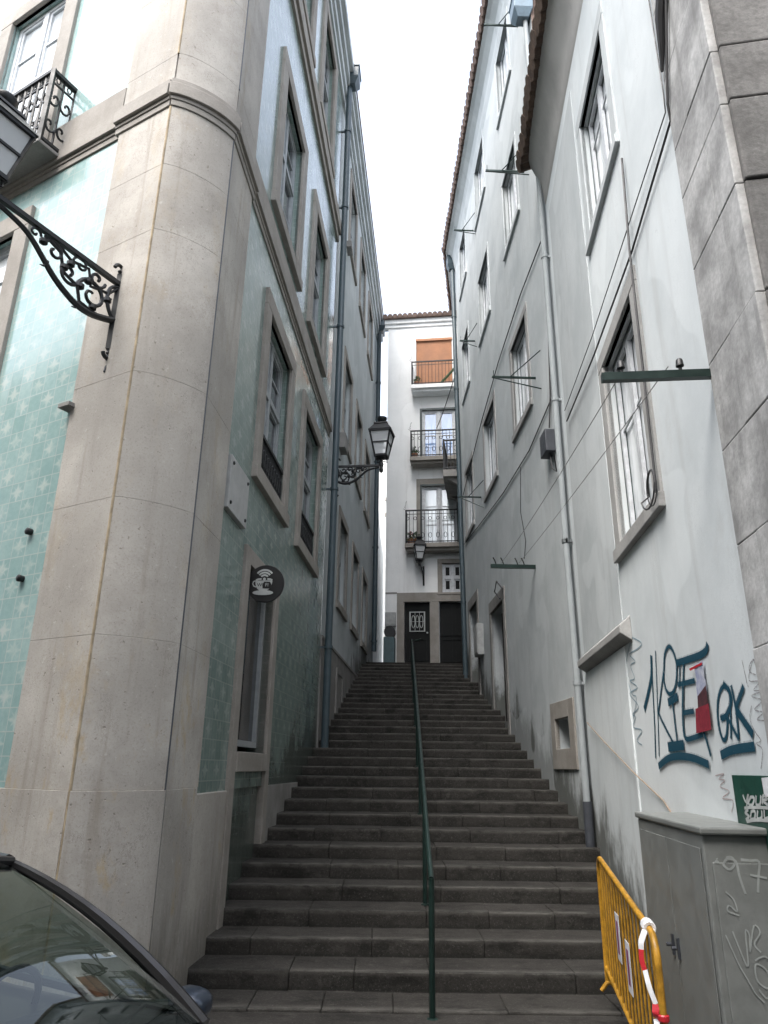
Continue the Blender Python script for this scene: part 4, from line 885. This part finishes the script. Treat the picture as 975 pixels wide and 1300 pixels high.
sq=[(870,195),(825,180),(800,220),(815,270),(860,270),(850,210),(820,200),(815,330),(870,330),(820,370),(880,390),(830,430),(890,440),(840,510),(895,520),(850,560),(900,570)]; m.ribbon(smooth(GR(jit(sq),.0036)),.008,RN.n,.0004)
sq=[(820,480),(810,560),(840,640),(880,700),(850,720),(890,760),(880,880)]; m.ribbon(smooth(GR(sq,.0042)),.008,RN.n,.0004); m.build('marker_scrawl',M['marker'],rn,fix=False)
m=MB(); sq=[(600,915),(650,910),(615,940),(660,960),(625,1000),(670,1020),(640,1070),(690,1080),(700,1150)]; m.ribbon(smooth(GR(jit(sq,12),.003)),.006,RN.n,.0004); m.build('red_marker_scrawl',M['marker_red'],rn,fix=False)
t=thing('torn_poster',onwall(RN,894,930),'torn narrow red and blue poster pasted over the teal graffiti tag','poster')
def poly(L,off): return GR(L,off)
m=MB(); m.prism(poly([(455,225),(512,195),(525,345),(480,365)],.018),RN.n*.001); m.prism(poly([(468,330),(528,310),(535,385),(478,440)],.0185),RN.n*.001); m.build('blue_sheet',M['poster_bl'],t)
m=MB(); m.prism(poly([(478,420),(530,350),(545,480),(482,510)],.0195),RN.n*.001); m.build('dark_sheet',M['poster_dk'],t)
m=MB(); m.prism(poly([(465,500),(548,465),(566,632),(470,655)],.021),RN.n*.001); m.build('red_sheet',M['poster_red'],t)
m=MB(); m.prism(poly([(425,245),(505,205),(507,218),(432,258)],.0225),RN.n*.001); m.build('red_stripe',M['tape_r'],t)
t=thing('green_sign',RN.p(-5.6,0,1.5),'dark green notice board with white scrawled paint behind the cabinet','sign')
m=MB(); RN.box(m,-6.35,-5.4,1.15,1.73,.006,.03); m.build('board',M['sign_g'],t,bevel=.004)
m=MB()
def gs(L,wd,o): m.ribbon(smooth(GR(L,o)),wd,RN.n,.0006)
for i,L in enumerate(([(765,1045),(785,1090),(800,1040),(790,1120)],[(815,1060),(800,1100),(825,1110),(838,1065),(815,1060)],[(850,1050),(850,1105),(875,1105),(880,1050)],[(890,1105),(895,1050),(920,1070),(895,1085),(925,1110)],
   [(800,1140),(780,1160),(805,1180),(785,1205)],[(820,1150),(815,1195),(840,1195),(842,1150),(820,1150)],[(860,1145),(858,1195),(885,1190),(885,1145)],[(900,1140),(905,1195),(930,1190)],[(775,1130),(830,1125),(925,1128)],[(790,1215),(850,1205),(930,1210)])): gs(L,.018,.0315+.0003*i)
m.build('white_scrawl',M['sign_w'],t,fix=False)
m=MB(); m.prism(GR([(885,938),(960,930),(970,1045),(905,1062)],.031),RN.n*.002); m.build('white_sticker',M['tape_w'],t)
# ------------------------------------------------------------------ electrical cabinet
KB=Wall(1.9,4.63,5.5,-1); Kd=.55; Kl=1.6; Kz=1.44
t=thing('street_cabinet',KB.p(.8,-.25,-.2),'grey-green steel utility cabinet scratched with 97 against the right wall','cabinet')
m=MB(); KB.box(m,.02,Kl,-.12,Kz-.045,-Kd,0); m.build('body',M['cab'],t,bevel=.012)
m=MB(); KB.box(m,-.012,Kl+.02,Kz-.043,Kz,-Kd-.02,.018); m.build('lid',M['cab'],t,bevel=.012)
m=MB(); KB.box(m,.04,Kl-.02,-.2,-.121,-Kd+.03,-.03); m.build('plinth',M['boot'],t)
for a,b in ((.06,.798),(.802,1.54)):
    m=MB(); KB.box(m,a,b,-.05,Kz-.12,.002,.008); dr=m.build('cabinet_door',M['cab'],t,bevel=.005)
    m=MB(); k=b-.06 if a<.5 else a+.06; KB.box(m,k-.012,k+.012,.6,.72,.009,.024); m.lathe(KB.p(k,.03,.66),[(.012,0),(.012,.03)],8,KB.n); m.build('handle',M['boot'],dr)
EN=-KB.t
KP=lambda u,w,o: KB.p(.02,-u,w)+EN*o
m=MB(); m.box(KP(.04,-.05,.002),-KB.n*(Kd-.08),EN*.012,UP*(Kz-.14)); m.build('end_panel',M['cab'],t,bevel=.005)
m=MB()
def ks(L,wd,i): m.ribbon(smooth([KP(a,b,.0155+.0004*i) for a,b in L]),wd,EN,.0005)
for i,(L,wd) in enumerate((([(.12,1.27),(.10,1.24),(.13,1.215),(.165,1.25),(.15,1.28),(.12,1.275),(.17,1.26),(.18,1.18),(.20,1.09)],.013),([(.2,1.27),(.25,1.265),(.30,1.26),(.285,1.18),(.27,1.1)],.013),([(.24,1.19),(.33,1.175)],.012),
  ([(.06,1.265),(.066,1.26),(.07,1.262)],.03),([(.09,1.1),(.13,1.06),(.14,1.0),(.1,1.03),(.09,1.0),(.15,.98)],.008),([(.1,.9),(.13,.8),(.16,.73),(.17,.9),(.19,.88),(.18,.8),(.22,.93),(.25,.9),(.21,.84),(.24,.8)],.008),([(.2,.76),(.26,.78),(.3,.72),(.26,.63),(.2,.66),(.2,.74),(.25,.72),(.27,.66),(.24,.58),(.2,.62)],.009),([(.06,.88),(.11,.74),(.15,.66),(.18,.6),(.22,.56)],.007))): ks(L,wd,i)
m.build('scratched_writing',M['chalk'],t,fix=False)
# ------------------------------------------------------------------ pedestrian barrier
BW=Wall(1.62,4.8,8.5,-1); BL=2.42; b0,b1=-.2,-.03
t=thing('barrier',BW.p(1.2,0,-.15),'orange-yellow tubular crowd barrier standing beside the grey cabinet','barrier')
zz=lambda s: b0+(b1-b0)*s/BL
m=MB(); r_=.15; top=1.04
pts=[BW.p(0,0,zz(0)+.05),BW.p(0,0,zz(0)+top-r_)]+[BW.p(r_-r_*math.cos(a*PI/10),0,zz(0)+top-r_+r_*math.sin(a*PI/10)) for a in range(1,6)]
pts+=[BW.p(BL-r_+r_*math.sin(a*PI/10),0,zz(BL)+top-r_+r_*math.cos(a*PI/10)) for a in range(0,6)]+[BW.p(BL,0,zz(BL)+.05)]
m.tube(pts,.021,10); m.tube([BW.p(0,0,zz(0)+.17),BW.p(BL,0,zz(BL)+.17)],.018,8); m.build('tube_frame',M['yellow'],t)
for i in range(1,17):
    s=BL*i/17; m=MB(); m.tube([BW.p(s,0,zz(s)+.17),BW.p(s,0,zz(s)+top-.01)],.0085,6); m.build('upright_bar',M['yellow'],t)
for s in (.12,BL-.12):
    m=MB(); m.tube([BW.p(s,-.07,zz(s)+.03),BW.p(s,-.02,zz(s)+.09),BW.p(s,.02,zz(s)+.09),BW.p(s,.07,zz(s)+.03)],.018,8); m.build('foot',M['yellow'],t)
for s,z in ((.95,.42),(1.35,.5)):
    m=MB(); BW.box(m,s,s+.17,zz(s)+z,zz(s)+z+.32,.012,.016); pl=m.build('plate',M['tape_w'],t); m=MB(); BW.box(m,s+.05,s+.12,zz(s)+z+.05,zz(s)+z+.27,.017,.019); m.build('print',M['purple'],pl)
# tape tied round the near corner
t=thing('barrier_tape',BW.p(.1,0,.8),'red and white plastic tape knotted round the near end of the barrier','tape')
m=MB()
for i in range(4):
    s=.16+.028*i; c=BW.p(s,0,zz(s)+top-.002); m.tube([c+(BW.n*math.cos(a*PI/6)+UP*math.sin(a*PI/6))*.026 for a in range(12)],.004,5,r2=.014,closed=True)
def strip(mb,P,wd,tw=.0):
    P=smooth(P,5); mb.ribbon(P,wd,(BW.n-BW.t*1.1).normalized(),.0015)
m.build('white_knot',M['tape_w'],t)
for nm,mt_,P_,w_ in (('white_band','tape_w',[BW.p(.15,.03,.84),BW.p(.135,.06,.78),BW.p(.13,.065,.74)],.036),('white_band','tape_w',[BW.p(.1,.06,.64),BW.p(.06,.05,.56),BW.p(.02,.03,.49)],.034),('white_band','tape_w',[BW.p(.02,.035,.42),BW.p(-.01,.04,.38),BW.p(-.03,.03,.33)],.04),
   ('red_band','tape_r',[BW.p(.13,.066,.74),BW.p(.12,.07,.69),BW.p(.1,.061,.64)],.034),('red_band','tape_r',[BW.p(.02,.03,.49),BW.p(.0,.04,.45),BW.p(.02,.036,.42)],.045)):
    m=MB(); strip(m,P_,w_); m.build(nm,M[mt_],t)
m=MB(); m.tube([BW.p(0,0,.43)+(BW.n*math.cos(a*PI/6)+BW.t*math.sin(a*PI/6))*.028 for a in range(12)],.006,5,r2=.02,closed=True); m.build('red_knot',M['tape_r'],t)
# ------------------------------------------------------------------ handrail up the middle
rx=lambda y: .455+(y-7.1)*.0297
t=thing('handrail',(rx(14),14,zst(14)),'dark green iron handrail climbing the middle of the stone steps','handrail')
m=MB(); P=[(rx(6.95),6.95,.84),(rx(7.05),7.07,.875)]
y=7.7
while y<21.4: P.append((rx(y),y,zst(y)+.985)); y+=.7
P+=[(rx(21.5),21.5,zst(21.5)+.97),(rx(21.9)+.06,21.9,zst(21.5)+1.0),(rx(22.3)+.28,22.3,zst(21.5)+1.12)]
m.tube(P,.024,10); m.build('rail',M['iron_g'],t)
for y in (6.95,8.95,11.2,13.5,15.8,18.1,20.4,21.6):
    m=MB(); k=math.floor((y-7.07)/.51+1e-6); zf=-.16+.16*k if k>=0 else -.2; m.tube([(rx(y),y,zf-.05),(rx(y),y,zst(y)+.975 if k>=0 else .845)],.026,8); m.lathe((rx(y),y,zf),[(.05,-.01),(.05,.012),(.03,.02)],10); m.build('post',M['iron_g'],t)
# ------------------------------------------------------------------ things by the end house
t=thing('litter_bin',FB.p(.3,.4,zl+.25),'dark-topped grey-green bin standing left of the black end door','bin')
m=MB(); FB.box(m,.1,.48,zl+.25,5.92,.2,.55); m.build('body',M['teal_box'],t,bevel=.02)
m=MB(); m.tube([FB.p(.3,.2,6.1),FB.p(.3,.52,6.1)],.19,20); m.build('round_hood',M['trimblk'],t)
m=MB(); FB.box(m,.1,.47,6.36,6.84,.0,.16); FB.box(m,.13,.44,6.4,6.8,.16,.172); m.lathe(FB.p(.28,.17,6.6),[(.03,0),(.03,.01)],10,FB.n); tag(m.build('meter_box',M['white_box'],None,FB.p(.28,0,6.36),bevel=.01),'small white meter box on the end wall above the bin','meter box')
def flowerpot(c,label,fl):
    t=thing('flower_pot',c,label,'flower pot'); m=MB(); m.lathe(c,[(.08,0),(.11,.16),(.125,.16),(.125,.2),(.1,.2)],12); m.build('pot',M['pot'],t)
    m=MB()
    for i in range(70):
        a=random.uniform(0,6.28); rr=random.uniform(0,.17); p=V(c)+V((rr*math.cos(a),rr*math.sin(a),.2+random.uniform(0,.3)-rr*.6)); d=V((random.uniform(-1,1),random.uniform(-1,1),random.uniform(-.3,1))).normalized(); e=d.orthogonal()*.03
        m.quad(p-e,p+d*.05,p+e,p-d*.05)
    m.build('leaves',M['leaf'],t,fix=False)
    if fl:
        m=MB()
        for i in range(16):
            a=random.uniform(0,6.28); rr=random.uniform(.02,.17); p=V(c)+V((rr*math.cos(a),rr*math.sin(a)-.05,.25+random.uniform(0,.25)-rr*.5)); m.lathe(p,[(.001,-.02),(.025,0),(.001,.02)],6)
        m.build('blossoms',M['flower'],t)
flowerpot(FB.p(1.0,.3,9.225),'pot of pink flowers at the left end of the lowest balcony',True); flowerpot(FB.p(1.2,.28,9.225),'leafy clay pot beside the pink flowers on the lowest balcony',False)
flowerpot(FB.p(1.16,.28,12.555),'clay pot at the left end of the middle balcony',False); flowerpot(FB.p(1.25,.3,15.555),'small clay pot at the left end of the top balcony',False)
m=MB(); m.tube([FB.p(2.1,.3,15.6),FB.p(2.75,.3,16.35)],.05,6); 
for i in range(60):
    q=random.random(); p=FB.p(2.1,.3,15.6)+(FB.p(2.8,.3,16.4)-FB.p(2.1,.3,15.6))*q; d=V((random.uniform(-1,1),random.uniform(-1,1),random.uniform(-1,1))).normalized(); e=d.orthogonal()*.02; m.quad(p-e,p+d*.09,p+e,p-d*.02)
tag(m.build('climbing_plant',M['leaf'],None,FB.p(2.1,.3,15.6),fix=False),'thin green plant leaning across the top balcony railing','plant')
cable(sag(FB.p(2.0,.55,13.65),RF.p(11.4,.1,14.6),.1),.015,M['cable'],'dark wires crossing from the middle balcony to the right-hand corner')
# ------------------------------------------------------------------ parked car
CZ0=-.2; haz=R(116); H=V((math.sin(haz),math.cos(haz),0)); Lf=V((-H.y,H.x,0)); CC=V((-1.9,3.4,CZ0))
car=thing('parked_car',CC,'dark bronze hatchback parked at the kerb in front of the corner pilaster','car')
cp=lambda u,v,z: CC+H*u+Lf*v+UP*z
def loft(mb,secs,smooth=True,cap=True):
    n=len(secs[0]); vs=[p for s in secs for p in s]; fs=[]
    for i in range(len(secs)-1):
        for k in range(n): fs.append((i*n+k,i*n+(k+1)%n,(i+1)*n+(k+1)%n,(i+1)*n+k))
    if cap: fs.append(tuple(range(n-1,-1,-1))); fs.append(tuple((len(secs)-1)*n+k for k in range(n)))
    mb.add(vs,fs,smooth)
m=MB(); secs=[]
for u,hw,zb_,zt_ in ((-1.98,.66,.42,.72),(-1.92,.76,.3,.88),(-1.6,.82,.22,.96),(-.8,.84,.2,.95),(0,.845,.2,.93),(.8,.84,.2,.93),(1.2,.83,.2,.88),(1.6,.79,.22,.80),(1.88,.70,.28,.68),(1.97,.58,.36,.56)):
    sec=[]
    for a,b in ((-1,.5),(-.97,.82),(-.86,.97),(-.5,1.0),(0,1.015),(.5,1.0),(.86,.97),(.97,.82),(1,.5),(.97,.12),(.8,0),(-.8,0),(-.97,.12)): sec.append(cp(u,a*hw,zb_+(zt_-zb_)*b))
    secs.append(sec)
loft(m,secs); m.build('body',M['car'],car)
Pt={}  # greenhouse nodes (left side +v); mirrored for right
gb=[(.95,.70,.925),(-.45,.755,.955),(-1.2,.75,.97),(-1.82,.66,.985)]; gt=[(-.20,.53,1.485),(-.5,.545,1.50),(-1.05,.55,1.49),(-1.5,.53,1.43)]
m=MB(); secs=[]
for (u,v,z) in ((-.15,.53,1.48),(-.3,.545,1.505),(-.55,.555,1.52),(-1.0,.56,1.51),(-1.35,.55,1.475),(-1.52,.525,1.425)):
    sec=[]
    for k in range(-6,7):
        q=k/6; sec.append(cp(u+.03*(1-q*q),v*q,z+.06*(1-q*q)-.02*abs(q)**6))
    for k in range(6,-7,-1):
        q=k/6; sec.append(cp(u+.03*(1-q*q),v*q*.98,z+.02*(1-q*q)-.035))
    secs.append(sec)
loft(m,secs); m.build('roof',M['car'],car)
m=MB()
for sg_ in (1,-1):
    for i in range(4):
        a=gb[i];b=gt[i]; A_=cp(a[0],a[1]*sg_,a[2]-.02); B_=cp(b[0],b[1]*sg_,b[2]); mid=(A_+B_)/2+Lf*sg_*.025+UP*.06*(1 if i==0 else 0)
        cv=[A_*(1-q)**2+(mid*2-(A_+B_)/2)*2*q*(1-q)+B_*q*q for q in [k/10 for k in range(11)]]
        m.tube(cv,[.036-.012*k/10 for k in range(11)],8)
    m.tube([cp(b[0],b[1]*sg_,b[2]+.005) for b in gt],.03,8); m.tube([cp(a[0],a[1]*sg_,a[2]) for a in gb],.022,8)
m.tube([cp(-.17+.03*(1-q*q),.53*q,1.49+.045*(1-q*q)) for q in (-1,-.5,0,.5,1)],.022,8)
m.build('pillars',M['car'],car)
def gq(mb,a,b,c,d,nu=6,bulge=V((0,0,0))):
    a,b,c,d=map(V,(a,b,c,d)); vs=[];fs=[]
    for i in range(nu+1):
        for j in range(nu+1):
            s_,t_=i/nu,j/nu; p=(a*(1-s_)+b*s_)*(1-t_)+(d*(1-s_)+c*s_)*t_; vs.append(p+bulge*(4*s_*(1-s_)*.7+4*t_*(1-t_)*.3))
    for i in range(nu):
        for j in range(nu): k=i*(nu+1)+j; fs.append((k,k+1,k+nu+2,k+nu+1))
    mb.add(vs,fs,True)
def side(i,s): return cp(gb[i][0],gb[i][1]*s,gb[i][2]),cp(gt[i][0],gt[i][1]*s,gt[i][2])
m=MB(); (a,b),(c,d)=side(0,1),side(0,-1); gq(m,a,c,d,b,8,H*.06+UP*.06); m.build('windscreen',M['carglass'],car,fix=False)
m=MB(); (a,b),(c,d)=side(3,1),side(3,-1); gq(m,a,c,d,b,6,-H*.05+UP*.02); m.build('rear_window',M['carglass'],car,fix=False)
for s_ in (1,-1):
    for i in range(3):
        m=MB(); (a,b),(c,d)=side(i,s_),side(i+1,s_); gq(m,a,c,d,b,4,Lf*s_*.012); m.build('side_window',M['carglass'],car,fix=False)
m=MB(); m.prism([cp(.9,-.68,.9),cp(.9,.68,.9),cp(.3,.68,.92),cp(.25,.5,.9),cp(.25,-.5,.9),cp(.3,-.68,.92)],UP*.03); m.build('dashboard',M['trimblk'],car)
for v in (.36,-.36):
    m=MB(); secs=[]
    for z,w_,u in ((.45,.22,-.25),(.75,.24,-.3),(1.0,.23,-.38),(1.08,.14,-.42),(1.12,.11,-.43),(1.25,.11,-.46),(1.28,.07,-.46)):
        secs.append([cp(u+.06,v-w_,z),cp(u+.06,v+w_,z),cp(u-.06,v+w_,z),cp(u-.06,v-w_,z)])
    loft(m,secs); m.build('seat',M['seat'],car,bevel=.02)
m=MB(); m.tube([cp(.12+.17*.35*math.sin(a*PI/10),.36+.18*math.cos(a*PI/10),.93+.17*math.sin(a*PI/10)) for a in range(20)],.016,8,closed=True); m.build('steering_wheel',M['trimblk'],car)
m=MB(); m.prism([cp(-.9,-.6,.5),cp(-.9,.6,.5),cp(-1.0,.6,1.05),cp(-1.0,-.6,1.05)],-H*.12); m.build('rear_seat',M['seat'],car)
for s_ in (1,-1):
    m=MB(); c=cp(.74,.86*s_,.925); 
    secs=[]
    for q,rr in ((-.06,.80),(-.058,.94),(-.045,1),(.0,1),(.05,.9),(.085,.66),(.10,.35)): secs.append([c+H*q+Lf*s_*.088*rr*math.copysign(abs(math.cos(a*PI/10))**.65,math.cos(a*PI/10))+UP*.062*rr*math.copysign(abs(math.sin(a*PI/10))**.65,math.sin(a*PI/10)) for a in range(20)])
    loft(m,secs); mo=m.build('wing_mirror',M['carblue'],car)
    m=MB(); m.tube([cp(.80,.71*s_,.90),cp(.76,.79*s_,.91)],.03,8); m.build('mirror_arm',M['trimblk'],mo)
    m=MB(); c2=cp(1.86,.56*s_,.60); m.add([cp(1.93,.35*s_,.60),cp(1.72,.73*s_,.64),cp(1.62,.76*s_,.74),cp(1.84,.42*s_,.70)],[(0,1,2,3)]); m.prism([cp(1.96,.35*s_,.56),cp(1.76,.755*s_,.60),cp(1.60,.79*s_,.73),cp(1.86,.42*s_,.70)],-H*.06-UP*.0); m.build('headlight',M['lampglass'],car)
    for u in (1.22,-1.22):
        m=MB(); m.lathe(cp(u,.86*s_,.31),[(.31,-.2),(.31,-.02),(.29,.0),(.2,.0)],24,Lf*s_); wh=m.build('wheel',M['rubber'],car); m=MB(); m.lathe(cp(u,.865*s_,.31),[(.2,-.02),(.2,.005),(.05,.02),(.05,.01)],20,Lf*s_); m.build('hub',M['alu'],wh)
m=MB(); m.tube([cp(.8,-.1,.955),cp(.84,.25,.965),cp(.86,.6,.95)],.012,6); m.tube([cp(.84,.25,.965),cp(.75,.55,.99)],.01,6); m.build('wiper',M['trimblk'],car)
# ------------------------------------------------------------------ light, sky, camera
wd=bpy.data.worlds.new('World'); SC.world=wd; wd.use_nodes=True; nt=wd.node_tree
bg=nt.nodes['Background']; sk=nt.nodes.new('ShaderNodeTexSky'); sk.sky_type='NISHITA'; sk.sun_disc=False; sk.sun_elevation=R(56); sk.sun_rotation=R(215); sk.air_density=1.2; sk.dust_density=4; sk.ozone_density=1.5
hs=nt.nodes.new('ShaderNodeHueSaturation'); hs.inputs['Saturation'].default_value=.5; hs.inputs['Value'].default_value=1.0
nt.links.new(sk.outputs[0],hs.inputs['Color']); nt.links.new(hs.outputs[0],bg.inputs['Color']); bg.inputs['Strength'].default_value=.15
sl=bpy.data.lights.new('sun','SUN'); sl.energy=.8; sl.angle=R(45); sl.color=(1,.99,.975); so=bpy.data.objects.new('sun',sl); COL.objects.link(so); so.location=(0,0,30)
az,el=R(215),R(56); d=V((math.sin(az)*math.cos(el),math.cos(az)*math.cos(el),math.sin(el))); so.rotation_euler=(-d).to_track_quat('-Z','Y').to_euler()
cam=bpy.data.cameras.new('Camera'); co=bpy.data.objects.new('Camera',cam); COL.objects.link(co); SC.camera=co
cam.sensor_fit='VERTICAL'; cam.sensor_height=24; cam.lens=24*915/1300; cam.clip_start=.05; cam.clip_end=500
mt=Matrix((( RR.x,UU.x,-fwv.x,CAM.x),(RR.y,UU.y,-fwv.y,CAM.y),(RR.z,UU.z,-fwv.z,CAM.z),(0,0,0,1))); co.matrix_world=mt
SC.render.resolution_x=768; SC.render.resolution_y=1024
SC.view_settings.view_transform='Standard'; SC.view_settings.look='None'; SC.view_settings.exposure=2.08; SC.view_settings.gamma=1
SC.render.engine='CYCLES'; SC.cycles.max_bounces=8; SC.cycles.diffuse_bounces=5
